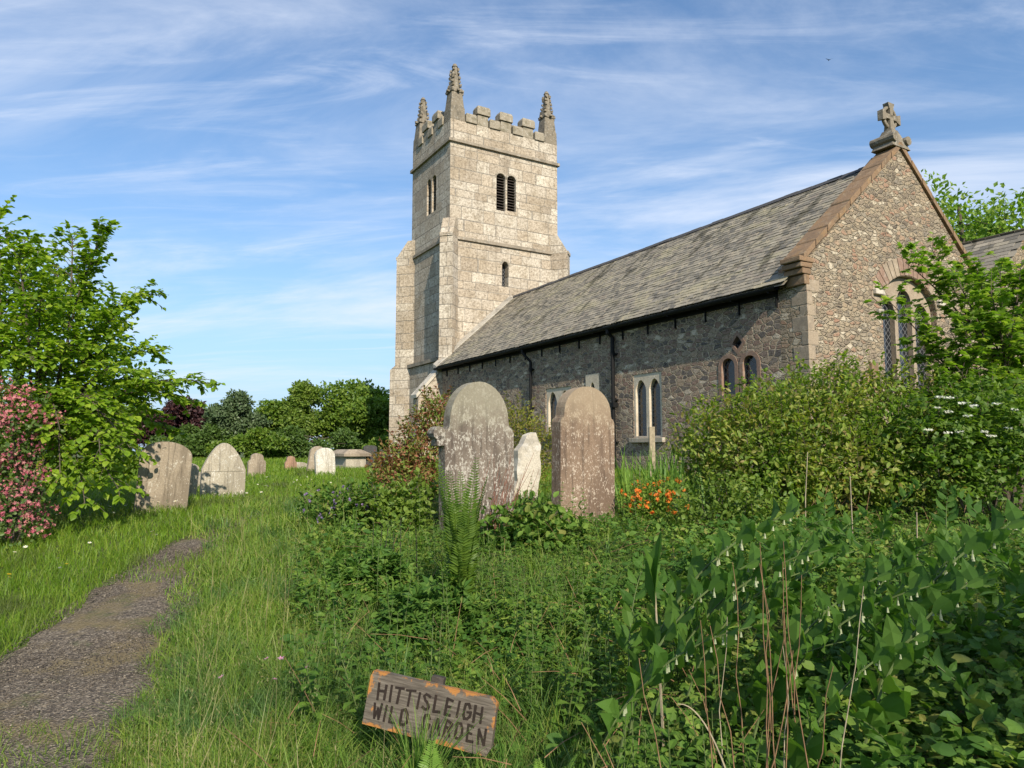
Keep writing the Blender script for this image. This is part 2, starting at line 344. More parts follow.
M['stone_buff'] = speckled('buff_lichen_headstone', (.38, .345, .27), (.56, .54, .47), .60, (.43, .39, .31), (.24, .21, .16))
M['stone_brown'] = speckled('brown_lichen_headstone', (.30, .25, .185), (.48, .44, .36), .62, (.26, .23, .16), (.15, .12, .085))
M['stone_white'] = speckled('white_lichen_headstone', (.50, .47, .40), (.66, .64, .58), .55, (.58, .55, .47), (.36, .32, .24))
M['stone_dark'] = speckled('dark_slate_headstone', (.055, .055, .052), (.2, .2, .18), .66, (.12, .115, .10), (.07, .065, .06))
M['stone_red'] = speckled('red_brown_headstone', (.30, .19, .125), (.45, .38, .3), .64, (.3, .2, .14), (.2, .12, .08))
def slate():
    s = NT('roof_slates'); ob = s.obj(); r = s.island()
    col = s.ramp(r, [(0, (.125, .115, .098)), (.3, (.19, .172, .14)), (.55, (.25, .225, .18)), (.8, (.30, .265, .20)), (.93, (.21, .178, .145)), (1, (.35, .31, .24))])
    lo = s.noise(s.mapping(ob, (.55, 1.1, 1.1)), 1.4, 5, .65); f = s.noise(ob, 18, 5, .7)
    col = s.mix(.6, col, s.ramp(f, [(.3, (.6, .6, .58)), (.7, (1.3, 1.28, 1.2))]), 'MULTIPLY')
    col = s.mix(s.math('MULTIPLY', s.step(lo, .50, .66), .55), col, (.33, .295, .18))
    mo = s.noise(s.mapping(ob, (1.3, .35, .35), (0, 0, 0), (4, 2, 1)), 1.5, 4, .6)
    col = s.mix(s.math('MULTIPLY', s.step(mo, .555, .64), .75), col, (.055, .05, .03))
    return s.set(col, s.bump(f, .3, .006), .75)
M['slate'] = slate()
def simple(name, col, rough=.7, spec=.3, var=.25, sc=20, metal=0):
    s = NT(name); n = s.noise(s.obj(), sc, 4)
    c = s.mix(1, col, s.ramp(n, [(.3, (1 - var,) * 3), (.7, (1 + var,) * 3)]), 'MULTIPLY')
    s.b.inputs['Specular IOR Level'].default_value = spec; s.b.inputs['Metallic'].default_value = metal
    return s.set(c, s.bump(n, .15, .004), rough)
M['black'] = simple('black_painted_iron', (.01, .01, .01), .6, .15)
M['ridge'] = simple('dark_ridge_tile', (.06, .058, .058), .8, var=.4)
M['louvre'] = simple('dark_louvre_board', (.045, .035, .028), .85)
M['bark'] = simple('rough_bark', (.085, .068, .05), .95, var=.5, sc=30)
M['bark_dark'] = simple('dark_bark', (.04, .033, .026), .95, var=.5, sc=30)
M['dry'] = simple('dry_brown_stalk', (.20, .115, .06), .9, var=.4)
M['drypale'] = simple('pale_dry_cane', (.30, .25, .165), .85, var=.3)
M['greenstem'] = simple('green_stem', (.085, .12, .035), .7)
M['pinkstem'] = simple('reddish_dry_twig', (.20, .085, .055), .9, var=.4)
def glass():
    s = NT('leaded_glass'); uv, ob = s.wall_uv()
    mp = s.mapping(uv, (1, 1, 1), (0, 0, R(45)))
    sp = s.n('ShaderNodeSeparateXYZ'); s.l(mp, sp.inputs[0])
    k = .12
    def ln(o): return s.math('LESS_THAN', s.math('ABSOLUTE', s.math('SUBTRACT', s.math('FRACT', s.math('DIVIDE', o, k)), .5)), .07)
    lead = s.math('MAXIMUM', ln(sp.outputs[0]), ln(sp.outputs[1]))
    col = s.mix(lead, (.012, .014, .017), (.10, .10, .10))
    nz = s.noise(uv, 9, 2); s.b.inputs['Specular IOR Level'].default_value = .6
    return s.set(col, s.bump(nz, .25, .01), s.math('ADD', s.math('MULTIPLY', lead, .5), .08))
M['glass'] = glass()
def leaf_mat(name, cols, trans=.35, rough=.5, spec=.35, tint=(1.25, 1.35, .55), vary=None):
    s = NT(name); r = s.island()
    k = len(cols) - 1
    col = s.ramp(r, [(i / k, c) for i, c in enumerate(cols)])
    big = s.noise(s.pos(), 1.1, 3)
    col = s.mix(.8, col, s.ramp(big, [(.3, (.78, .82, .8)), (.7, (1.22, 1.18, 1.1))]), 'MULTIPLY')
    if vary: col = s.mix(s.step(s.noise(s.pos(), vary[1], 3), vary[2], vary[2] + .12), col, vary[0])
    s.b.inputs['Specular IOR Level'].default_value = spec; s.set(col, None, rough)
    tr = s.n('ShaderNodeBsdfTranslucent'); s.l(s.mix(1, col, tint, 'MULTIPLY'), tr.inputs[0])
    ms = s.n('ShaderNodeMixShader'); ms.inputs[0].default_value = trans; s.l(s.b.outputs[0], ms.inputs[1]); s.l(tr.outputs[0], ms.inputs[2]); s.l(ms.outputs[0], s.out.inputs[0])
    return s.m
M['l_left'] = leaf_mat('yellow_green_leaves', [(.12, .215, .016), (.18, .30, .02), (.25, .375, .026), (.33, .42, .04)], .5)
M['l_bush'] = leaf_mat('privet_green_leaves', [(.10, .17, .024), (.16, .24, .034), (.23, .31, .05), (.32, .36, .08), (.30, .23, .09)], .5, vary=((.15, .25, .03), 1.4, .54))
M['l_vib'] = leaf_mat('maple_green_leaves', [(.10, .19, .022), (.145, .26, .028), (.20, .32, .04), (.30, .38, .08)], .52)
M['l_rose'] = leaf_mat('guelder_leaves', [(.085, .165, .024), (.125, .215, .03), (.17, .26, .045)], .48)
M['l_tree'] = leaf_mat('tree_green_leaves', [(.075, .145, .018), (.11, .19, .022), (.15, .235, .03), (.20, .27, .04)], .42)
M['l_light'] = leaf_mat('light_green_leaves', [(.10, .17, .025), (.14, .215, .03), (.19, .26, .045)], .42)
M['l_blue'] = leaf_mat('grey_green_leaves', [(.06, .10, .04), (.085, .13, .055), (.12, .165, .08)], .28)
M['l_dark'] = leaf_mat('dark_evergreen_leaves', [(.05, .095, .018), (.07, .125, .024), (.095, .16, .03)], .3)
M['l_purple'] = leaf_mat('purple_leaves', [(.035, .015, .018), (.055, .022, .024), (.08, .035, .03)], .25, tint=(1.4, .8, .7))
M['l_pinkbush'] = leaf_mat('honeysuckle_leaves', [(.05, .10, .02), (.08, .14, .03), (.11, .17, .04)], .35)
M['l_red'] = leaf_mat('bronze_red_leaves', [(.26, .085, .06), (.34, .14, .08), (.20, .22, .055), (.17, .26, .045), (.20, .28, .05), (.34, .17, .10)], .45, tint=(1.3, 1.1, .6))
M['l_yel'] = leaf_mat('yellow_green_shrub_leaves', [(.20, .22, .035), (.26, .26, .045), (.15, .20, .03), (.30, .19, .06)], .45)
M['l_herb'] = leaf_mat('herb_leaves', [(.055, .12, .02), (.08, .165, .026), (.11, .20, .032), (.15, .25, .045), (.19, .28, .05), (.22, .22, .06)], .4, .6, .2, vary=((.06, .14, .022), 1.3, .5))
M['l_fine'] = leaf_mat('fine_herb_leaves', [(.095, .175, .022), (.135, .23, .028), (.18, .28, .04), (.24, .30, .06)], .42, .6, .2)
M['l_nettle'] = leaf_mat('dark_herb_leaves', [(.045, .11, .02), (.065, .145, .024), (.095, .18, .03), (.13, .21, .04)], .36, .6, .2)
M['l_net'] = leaf_mat('nettle_leaves', [(.075, .155, .024), (.105, .20, .03), (.145, .245, .038)], .42, .6, .2)
M['l_seal'] = leaf_mat('solomons_seal_leaves', [(.05, .12, .02), (.072, .155, .025), (.10, .19, .032)], .45, .6, .2)
M['l_fern'] = leaf_mat('fern_green', [(.065, .125, .014), (.09, .16, .018), (.12, .195, .024)], .4)
M['l_fernl'] = leaf_mat('pale_fern_green', [(.14, .26, .035), (.18, .30, .045)], .4)
M['l_iris'] = leaf_mat('iris_leaves', [(.09, .19, .03), (.13, .24, .04), (.17, .28, .05)], .35)
M['lawn'] = leaf_mat('lawn_grass', [(.105, .20, .014), (.14, .25, .018), (.18, .29, .024), (.26, .31, .05)], .45, vary=((.115, .155, .03), .9, .52))
M['longgrass'] = leaf_mat('long_grass', [(.10, .20, .026), (.145, .255, .032), (.19, .30, .04), (.25, .32, .06), (.33, .33, .12)], .45, vary=((.10, .185, .05), 1.6, .52))
M['gardengrass'] = leaf_mat('garden_grass', [(.065, .15, .024), (.095, .195, .03), (.13, .235, .04), (.18, .27, .055), (.24, .25, .09)], .4, .6, .2)
M['straw'] = leaf_mat('straw_seed_heads', [(.24, .22, .10), (.30, .26, .13), (.18, .21, .07)], .3, tint=(1.1, 1, .7))
M['f_pink'] = leaf_mat('pink_petals', [(.42, .09, .14), (.52, .17, .20), (.60, .30, .27), (.38, .07, .15)], .35, tint=(1.1, .9, .9))
M['f_white'] = leaf_mat('white_petals', [(.68, .68, .58), (.76, .76, .68)], .25, tint=(1, 1, .95))
M['f_bell'] = leaf_mat('greenish_white_bells', [(.36, .41, .24), (.46, .49, .34)], .3, tint=(1, 1, .9))
M['f_orange'] = leaf_mat('orange_petals', [(.72, .22, .03), (.78, .32, .05), (.66, .17, .03)], .3, tint=(1.1, .8, .6))
M['f_yellow'] = leaf_mat('yellow_petals', [(.75, .48, .02), (.8, .55, .03)], .2, tint=(1, 1, .6))
M['f_purple'] = leaf_mat('lilac_petals', [(.17, .11, .26), (.24, .16, .34), (.30, .22, .40)], .3, tint=(1, .9, 1.1))
M['f_campion'] = leaf_mat('campion_petals', [(.58, .24, .48), (.66, .34, .56)], .3, tint=(1, .9, 1))

# ------------------------------------------------------------------ ground, path
def ground_mat():
    s = NT('grassy_soil'); p = s.pos(); n = s.noise(p, 1.2, 5, .6); f = s.noise(p, 22, 5, .7)
    col = s.ramp(n, [(.3, (.055, .075, .02)), (.5, (.075, .105, .022)), (.7, (.095, .125, .03))])
    col = s.mix(s.step(f, .5, .66), col, (.055, .045, .028))
    return s.set(col, s.bump(f, .6, .03), .95)
M['ground'] = ground_mat()
def nonuni(a, b, step, far):
    c = list(np.arange(a, b + 1e-6, step)); d = step
    lo, hi = [], []; x = a
    while x > -far: d *= 1.5; x -= d; lo.append(x)
    d = step; x = b
    while x < far: d *= 1.5; x += d; hi.append(x)
    return np.array(lo[::-1] + c + hi)
gx = nonuni(-14, 14, .2, 2500); gy = nonuni(-6, 26, .2, 2500)
X, Y = np.meshgrid(gx, gy); Z = g(X, Y)
Z = Z + np.where(in_path(X, Y, .35), -.012, .03 * vnoise(X, Y, 2.2, 3) * (np.abs(Y) < 40))
nx = len(gx); q = (np.arange(len(gy) - 1)[:, None] * nx + np.arange(nx - 1)[None]).ravel()
mb = MB(); mb.add(np.stack([X, Y, Z], -1), [np.stack([q, q + 1, q + nx + 1, q + nx], 1)])
tag(mb.build('ground', M['ground'], smooth=True), kind='structure')
def path_mat():
    s = NT('gravel_path'); p = s.pos()
    v = s.n('ShaderNodeTexVoronoi'); v.inputs['Scale'].default_value = 75; s.l(p, v.inputs['Vector'])
    sc = s.n('ShaderNodeSeparateColor'); s.l(v.outputs['Color'], sc.inputs[0])
    col = s.ramp(sc.outputs[0], [(0, (.045, .037, .029)), (.5, (.105, .086, .064)), (.85, (.17, .14, .105)), (1, (.26, .22, .165))])
    n = s.noise(p, 1.7, 5, .65); m2 = s.noise(s.mapping(p, (1, 1, 1), loc=(3, 1, 0)), 2.6, 5, .7)
    col = s.mix(s.math('MULTIPLY', s.step(n, .48, .62), .75), col, (.16, .125, .06))
    col = s.mix(s.math('MULTIPLY', s.step(m2, .56, .66), .5), col, (.07, .085, .028))
    return s.set(col, s.bump(v.outputs['Distance'], .8, .015), .92)
M['path'] = path_mat()
ys = np.arange(-4, 13.5, .12); T = np.linspace(0, 1, 13)
PX = path_l(ys)[:, None] + (path_r(ys) - path_l(ys))[:, None] * T[None]
PX[:, 0] += .09 * np.sin(ys * 5.1) + .06 * np.sin(ys * 13); PX[:, -1] += .07 * np.sin(ys * 4.3 + 1) + .05 * np.sin(ys * 11)
PYY = np.repeat(ys[:, None], 13, 1); PZ = g(PX, PYY) + .012 + .012 * np.sin(T * math.pi)[None] + .008 * vnoise(PX, PYY, 3.5, 9)
q = (np.arange(len(ys) - 1)[:, None] * 13 + np.arange(12)[None]).ravel()
mb = MB(); mb.add(np.stack([PX, PYY, PZ], -1), [np.stack([q, q + 1, q + 14, q + 13], 1)])
tag(mb.build('path', M['path'], smooth=True), kind='structure')
s = NT('gravel_stones'); M['gravel'] = s.set(s.ramp(s.island(), [(0, (.045, .037, .03)), (.5, (.10, .083, .064)), (.9, (.15, .125, .095)), (1, (.26, .22, .165))]), None, .9)
n = 17000; yy = rng.uniform(2.6, 9.5, n) ** 1.0; tt = rng.uniform(-.04, 1.04, n); xx = path_l(yy) + (path_r(yy) - path_l(yy)) * tt
oct_ = ([(1, 0, 0), (0, 1, 0), (-1, 0, 0), (0, -1, 0), (0, 0, .7), (0, 0, -.7)], [[(0, 1, 4), (1, 2, 4), (2, 3, 4), (3, 0, 4), (1, 0, 5), (2, 1, 5), (3, 2, 5), (0, 3, 5)]])
mb = MB(); inst(mb, oct_, np.stack([xx, yy, g(xx, yy) + .024], 1), rdir(n), rdir(n, .3, 1), rng.uniform(.003, .007, n) * (1 + (rng.random(n) > .98) * 1.2))
tag(mb.build('gravel', M['gravel']), 'loose grey gravel stones strewn over the path', 'gravel', kind='stuff')

# ------------------------------------------------------------------ the church (local x = east, y = north, origin at the south-east corner)
CH = thing('church', 'old stone parish church with slate nave roof and square battlemented granite tower', 'church', (6.171, 14.7, 0), R(30.4) - R(90))
def arch(c, z0, zs, wd, rise=1.0, n=8):   # outline of a light: flat sill, pointed/round head
    h = wd / 2; P = [(c - h, z0), (c + h, z0), (c + h, zs)]
    for i in range(1, n * 2):
        t = i / (n * 2); a = t * math.pi; x = math.cos(a) * h; z = math.sin(a) * h * rise
        if rise > 1.05: z = h * rise * (1 - abs(x / h) ** 1.7) ** .75
        P.append((c + x, zs + z))
    P.append((c - h, zs)); return P
def rect(a, b, c, d): return [(a, c), (b, c), (b, d), (a, d)]
def plate(mb, outer, holes, to3, depth, m=0, back=True):   # solid sheet with real openings
    loops = [outer] + list(holes)
    pts = [p for L in loops for p in L]
    tri = tessellate_polygon([[Vector((p[0], p[1], 0)) for p in L] for L in loops])
    F = np.array([to3(*p) for p in pts], float); D = np.asarray(depth, float); B = F + D
    nrm0 = -D / np.linalg.norm(D); out = []
    for t in tri:
        a, b, c = F[t[0]], F[t[1]], F[t[2]]
        out.append(tuple(t) if np.dot(np.cross(b - a, c - a), nrm0) > 0 else (t[0], t[2], t[1]))
    k = len(pts); mb.add(np.vstack([F, B]), [out] + ([[(k + c, k + b, k + a) for a, b, c in out]] if back else []), m)
    o = 0
    V = np.vstack([F, B])
    for L in loops:
        n = len(L); q = [(o + i, o + (i + 1) % n, k + o + (i + 1) % n, k + o + i) for i in range(n)]
        mb.add(V, [q], m); o += n
S3 = lambda x, z: (x, 0, z)              # south wall plane
E3 = lambda y, z: (0, y, z)              # east gable plane
NX0, YR, ZR, WID = -18.15, 3.6, 8.52, 7.2
SL = (ZR - 5.08) / (YR + .25)
# openings (measured on the wall planes)
w1 = rect(-10.02, -8.58, 2.06, 3.52); w2 = rect(-5.62, -4.48, 1.86, 3.58); s1 = arch(-7.45, 3.0, 3.40, .44, 1.25)
l3a = arch(-2.2, 2.75, 3.46, .46, 1.0); l3b = arch(-1.56, 2.75, 3.46, .46, 1.0); dia = [(-1.9, 3.83), (-1.75, 3.98), (-1.9, 4.16), (-2.05, 3.98)]
mb = MB(); plate(mb, rect(NX0, -.7, -.5, 5.04), [w1, w2, s1, l3a, l3b, dia], S3, (0, .7, 0)); mb.build('wall', M['rubble'], CH)
gw = arch(3.72, 2.75, 4.78, 2.2, .76, 10)
outer = [(0, -.5), (WID, -.5), (WID, 5.45), (YR, 8.74), (0, 5.45)]
mb = MB(); plate(mb, outer, [gw], E3, (-.7, 0, 0)); ew = mb.build('wall', M['rubble_light'], CH); ew['label'] = 'buff rubble gable wall'
mb = MB(); mb.box((NX0, WID - .6, -.5), (-.703, WID, 5.0)); mb.box((NX0, .703, -.5), (NX0 + .5, WID - .603, 5.0)); mb.build('wall', M['rubble'], CH)
# quoins on the south-east corner: pale dressed blocks, long and short
mb = MB(); z = .9; k = 0
while z < 5.1:
    h = rng.uniform(.18, .36); L, W_ = (rng.uniform(.28, .42), rng.uniform(.16, .26)) if k % 2 else (rng.uniform(.16, .26), rng.uniform(.26, .42))
    mb.box((-L, -.006, z), (.006, W_, min(z + h - .012, 5.1)), jit=.004); z += h; k += 1
mb.build('quoins', M['quoin'], CH, bevel=.012)
# windows
def window(lights, outer, to3, into, frame_mat='frame', proud=.03, th=.2, sill=None, extra=None):
    into = np.array(into, float); mb = MB()
    t3 = lambda a, b: tuple(np.array(to3(a, b)) + into * (-proud))
    plate(mb, outer, lights, t3, into * th)
    fr = mb.build('window', M[frame_mat], CH, bevel=.008)
    gl = MB()
    for L in lights:
        P = np.array([to3(*p) for p in L]) + into * (th * .6 - proud)
        c = P.mean(0); P = c + (P - c) * 1.03
        gl.add(P, [[tuple(range(len(P)))]])
        # saddle bars
    gl.build('glass_pane', M['glass'], fr)
    if sill:
        a, b, z0 = sill; mb = MB(); p = np.array([to3(a, z0 - .13), to3(b, z0)]); lo = np.minimum(p[0], p[1]); hi = np.maximum(p[0], p[1])
        d = into * .25; e = -into * .10
        lo2 = np.minimum(np.minimum(lo + d, lo + e), np.minimum(hi + d, hi + e)); hi2 = np.maximum(np.maximum(lo + d, lo + e), np.maximum(hi + d, hi + e))
        mb.box(lo2, hi2); mb.build('sill', M['dressed'], fr, bevel=.015)
    return fr
ins = lambda r, d: [(p[0] + d * (1 if i in (0, 3) else -1), p[1] + d * (1 if i < 2 else -1)) for i, p in enumerate(r)]
window([arch(-9.65, 2.12, 3.05, .50, 1.4), arch(-8.95, 2.12, 3.05, .50, 1.4)], ins(w1, .004), S3, (0, 1, 0), proud=-.03, sill=(-10.12, -8.48, 2.055))
window([arch(-5.325, 1.90, 3.15, .43, 1.25), arch(-4.775, 1.90, 3.15, .43, 1.25)], ins(w2, .004), S3, (0, 1, 0), proud=-.02, sill=(-5.72, -4.38, 1.852))
window([arch(-7.45, 3.06, 3.36, .22, 1.6)], rect(-7.78, -7.12, 2.93, 3.78), S3, (0, 1, 0), proud=.02, th=.16)
for c in (-2.2, -1.56):
    window([arch(c, 2.8, 3.46, .40, 1.0)], arch(c, 2.7, 3.46, .60, 1.0), S3, (0, 1, 0), frame_mat='dullred', proud=.012, th=.2)
mb = MB(); mb.add([(-2.1, .12, 3.8), (-1.7, .12, 3.8), (-1.7, .12, 4.2), (-2.1, .12, 4.2)], [[(0, 1, 2, 3)]]); mb.build('glass_pane', M['glass'], CH)
mb = MB(); plate(mb, [(-1.9, 3.72), (-1.66, 3.98), (-1.9, 4.28), (-2.14, 3.98)], [dia], lambda x, z: (x, -.012, z), (0, .14, 0)); mb.build('diamond_surround', M['dullred'], CH, bevel=.008)
gl_l = [arch(3.03, 2.85, 4.72, .56, 1.05), arch(3.72, 2.85, 5.02, .56, 1.05), arch(4.41, 2.85, 4.72, .56, 1.05)]
window(gl_l, [(3.72 + (p[0] - 3.72) * .995, p[1] + (.01 if p[1] < 3 else -.006)) for p in gw], E3, (-1, 0, 0), frame_mat='quoin', proud=-.14, th=.2, sill=(2.5, 4.94, 2.75))
# red voussoirs and a pale hood mould over the gable window
mb = MB(); ring = [p for p in gw if p[1] >= 4.78]; cx, cz = 3.72, 4.3
for i in range(len(ring) - 1):
    a, b = np.array(ring[i]), np.array(ring[i + 1]); o = np.array((cx, cz))
    def ex(p, k): d = p - o; return p + d / np.linalg.norm(d) * k
    qd = [ex(a + (b - a) * .06, .015), ex(a + (b - a) * .94, .015), ex(a + (b - a) * .94, .43), ex(a + (b - a) * .06, .43)]
    ff = np.array([(.014, p[0], p[1]) for p in qd]); mb.frust(ff - (.3, 0, 0), ff, 0 if i in (5, 6, 7, 8, 9, 10, 11, 15, 16) else 1)
mb.build('voussoirs', [M['dullred'], M['quoin']], CH)
for a, b in (((-.1, 2.28, 5.02), (.10, 2.62, 5.15)), ((-.1, 4.82, 5.02), (.10, 5.1, 5.15)), ((-.1, 2.40, 4.60), (.07, 2.60, 4.70))):
    mb = MB(); mb.box(a, b); mb.build('label_stop', M['pale'], CH, bevel=.02)
mb = MB(); mb.box((-.1, 2.02, 2.6), (.08, 2.25, 3.45)); mb.box((-.1, 1.75, 2.9), (.03, 2.0, 3.1)); mb.build('corbel_block', M['coping'], CH, bevel=.02)
# roof
mb = MB(); y0, z0 = -.27, 5.06
mb.add([(NX0, y0, z0 - .05), (-.35, y0, z0 - .05), (-.35, YR, ZR - .05), (NX0, YR, ZR - .05), (NX0, WID + .27, z0 - .05), (-.35, WID + .27, z0 - .05)], [[(0, 1, 2, 3), (3, 2, 5, 4)]])
sd = np.array([0, YR - y0, ZR - z0]); Ls = np.linalg.norm(sd); sd /= Ls; nn = np.array([0, -sd[2], sd[1]])
gauge, sw = .155, .23; rows = int(Ls / gauge) + 1
for r in range(rows):
    xs = np.arange(NX0 - (r % 2) * sw / 2, -.34, sw)
    for x in xs:
        a, b = max(x + .006, NX0), min(x + sw - rng.uniform(.003, .012), -.34)
        if b - a < .04: continue
        t0 = r * gauge + rng.normal(0, .008); t1 = min(t0 + .26, Ls); th = rng.uniform(.007, .014); ls = rng.normal(0, .003)
        lo = np.array([0, y0, z0]) + sd * t0 + nn * (.022 + ls); hi = np.array([0, y0, z0]) + sd * t1 + nn * (.004)
        tw = rng.normal(0, .006)
        ring0 = np.array([(a, *(lo + sd * tw)[1:]), (b, *(lo - sd * tw)[1:]), (b, *hi[1:]), (a, *hi[1:])])
        mb.frust(ring0 - nn * .004, ring0 + nn * th)
roof = mb.build('roof', M['slate'], CH)
mb = MB(); x = NX0
while x < -.75:
    L = min(.45, -.7 - x); zt = ZR + .07 + rng.normal(0, .006)
    P = [(x + .006, YR - .17, zt - .15), (x + .006, YR, zt), (x + .006, YR + .17, zt - .15), (x + .006, YR, zt - .06)]
    mb.frust(np.array(P), np.array(P) + (L - .012, 0, 0)); x += .45
mb.build('ridge_tile', M['ridge'], roof)
# cement flashing where the roof meets the tower
mb = MB()
for yA, yB in ((-.35, 3.42),):
    zA = 5.06 + (yA - y0) * SL + .02; zB = 5.06 + (yB - y0) * SL + .02
    r0 = np.array([(-18.27, yA, zA), (-17.93, yA, zA), (-17.93, yA, zA + .06), (-18.27, yA, zA + .20)])
    r1 = np.array([(-18.27, yB, zB), (-17.93, yB, zB), (-17.93, yB, zB + .06), (-18.27, yB, zB + .20)]); mb.frust(r0, r1)
mb.build('flashing', M['cement'], roof, bevel=.02)
# gutter, fascia, brackets, downpipes
mb = MB(); mb.box((NX0 - .05, -.035, 4.86), (-.72, -.004, 5.04)); th = np.linspace(math.pi, 2 * math.pi, 9)
pro = np.array([(0, -.27 + .085 * math.cos(t), 5.01 + .085 * math.sin(t)) for t in th] + [(0, -.27 + .07 * math.cos(t), 5.01 + .07 * math.sin(t)) for t in th[::-1]])
A = pro + (NX0 - .1, 0, 0); B = pro + (-.55, 0, 0)
k = len(pro); mb.add(np.vstack([A, B]), [[(i, (i + 1) % k, k + (i + 1) % k, k + i) for i in range(k)]])
mb.add([(NX0, -.20, 4.99), (-.55, -.20, 4.99), (-.55, -.03, 4.99), (NX0, -.03, 4.99)], [[(0, 1, 2, 3)]])
for x in np.arange(NX0 + .6, -.6, 1.05): mb.box((x - .015, -.30, 4.90), (x + .015, -.036, 4.93)); mb.box((x - .015, -.05, 4.5 + .12), (x + .015, -.004, 4.93))
gut = mb.build('gutter', M['black'], CH)
for x, kx in ((-10.8, .12), (-6.37, 0)):
    mb = MB(); P = [(x - kx * 2, -.27, 4.95), (x - kx * 2, -.27, 4.82), (x, -.09, 4.5), (x, -.09, 1.1)] if kx else [(x, -.27, 4.95), (x, -.27, 4.85), (x, -.10, 4.72), (x, -.10, .95)]
    mb.tube(P, .05 if kx else .058, 10)
    for z in (4.2, 2.9, 1.7): mb.tube([(x, -.09, z), (x, -.09, z + .09)], .072, 10); mb.box((x - .11, -.06, z + .02), (x + .11, .0 - .004, z + .06))
    if not kx: mb.box((x - .02, -.2, 2.72), (x + .13, -.03, 2.86))
    mb.build('downpipe', M['black'], CH)
# gable coping, kneelers, cross
mb = MB()
n = 9
for sgn in (1, -1):
    for i in range(n):
        t0, t1 = i / n, (i + 1) / n
        def pt(t, up): y = -.14 + (YR + .0 + .14) * t; z = 5.52 + (8.80 - 5.52) * t + up; return (y if sgn > 0 else 2 * YR - y, z)
        jt = rng.normal(0, .006); e = .004
        a, b = pt(t0 + e, -.06 + jt), pt(t1 - e, -.06 + jt); c, d = pt(t1 - e, .09 + jt), pt(t0 + e, .09 + jt)
        r0 = np.array([(.06, *a), (.06, *b), (.06, *c), (.06, *d)]); r1 = r0.copy(); r1[:, 0] = -.44
        mb.frust(r0, r1)
mb.build('gable_coping', M['coping'], CH, bevel=.02)
for sgn in (0, 1):
    mb = MB()
    for (ya, yb, za, zb, ex) in ((-.25, .2, 5.45, 5.57, .06), (-.20, .16, 5.33, 5.445, .045), (-.14, .12, 5.20, 5.325, .03), (-.07, .08, 4.98, 5.195, .02)):
        if sgn: ya, yb = WID - yb, WID - ya
        mb.box((-.46, ya, za), (ex, yb, zb), jit=.004)
    mb.build('kneeler', M['coping'], CH, bevel=.02)
mb = MB(); cx, cy, cz = -.2, YR, 8.84
for sy in (-1, 1):                        # saddle stone with a roll on each side
    mb.tube([(cx - .30, cy + sy * .27, cz + .10), (cx + .30, cy + sy * .27, cz + .10)], .11, 10)
mb.frust(np.array([(cx - .28, cy - .36, cz - .12), (cx + .28, cy - .36, cz - .12), (cx + .28, cy + .36, cz - .12), (cx - .28, cy + .36, cz - .12)]), np.array([(cx - .13, cy - .12, cz + .38), (cx + .13, cy - .12, cz + .38), (cx + .13, cy + .12, cz + .38), (cx - .13, cy + .12, cz + .38)]))
ccz = cz + .72
def arm(dy, dz):
    d = np.array((0, dy, dz)); sd_ = np.array((0, -dz, dy)); o = np.array((cx, cy, ccz))
    for (r0, w0, r1, w1_) in ((.0, .055, .22, .06), (.22, .085, .36, .13)):
        A = [o + d * r0 - sd_ * w0, o + d * r0 + sd_ * w0, o + d * r1 + sd_ * w1_, o + d * r1 - sd_ * w1_]
        r_ = np.array(A); mb.frust(r_ + (.07, 0, 0), r_ - (.07, 0, 0))
for d in ((1, 0), (-1, 0), (0, 1)): arm(*d)
mb.frust(np.array([(cx - .10, cy - .10, cz + .36), (cx + .10, cy - .10, cz + .36), (cx + .10, cy + .10, cz + .36), (cx - .10, cy + .10, cz + .36)]), np.array([(cx - .068, cy - .06, ccz), (cx + .068, cy - .06, ccz), (cx + .068, cy + .06, ccz), (cx - .068, cy + .06, ccz)]))
a_ = np.linspace(0, 2 * math.pi, 25); mb.tube([(cx, cy + .25 * math.cos(t), ccz + .25 * math.sin(t)) for t in a_], .05, 8, cap=False)
mb.build('gable_cross', M['pinn'], CH, bevel=.012)
# north aisle: parallel roof behind the gable
mb = MB(); AX = -.45; plate(mb, [(WID + .003, -.5), (13.4, -.5), (13.4, 4.9), (10.3, 7.75), (WID + .003, 4.9)], [], lambda y, z: (AX, y, z), (-.5, 0, 0)); mb.build('aisle_wall', M['rubble_light'], CH)
mb = MB()
for (ya, za, yb, zb) in ((6.9, 4.75, 10.3, 7.86), (13.7, 4.75, 10.3, 7.86)):
    d = np.array((0, yb - ya, zb - za)); L = np.linalg.norm(d); d /= L; nv = np.array((0, -d[2], d[1])); nv *= np.sign(nv[2])
    for r in range(int(L / .2)):
        for x in np.arange(-17.8 - (r % 2) * .2, AX, .4):
            a = np.array((x + .005, ya, za)) + d * r * .2 + nv * .02; r0 = np.array([a, a + (.39, 0, 0), a + (.39, 0, 0) + d * .3 - nv * .016, a + d * .3 - nv * .016])
            mb.frust(r0, r0 + nv * .01)
    mb.add([(-17.8, ya, za), (AX + .2, ya, za), (AX + .2, yb, zb), (-17.8, yb, zb)], [[(0, 1, 2, 3)]])
mb.build('aisle_roof', M['slate'], CH)
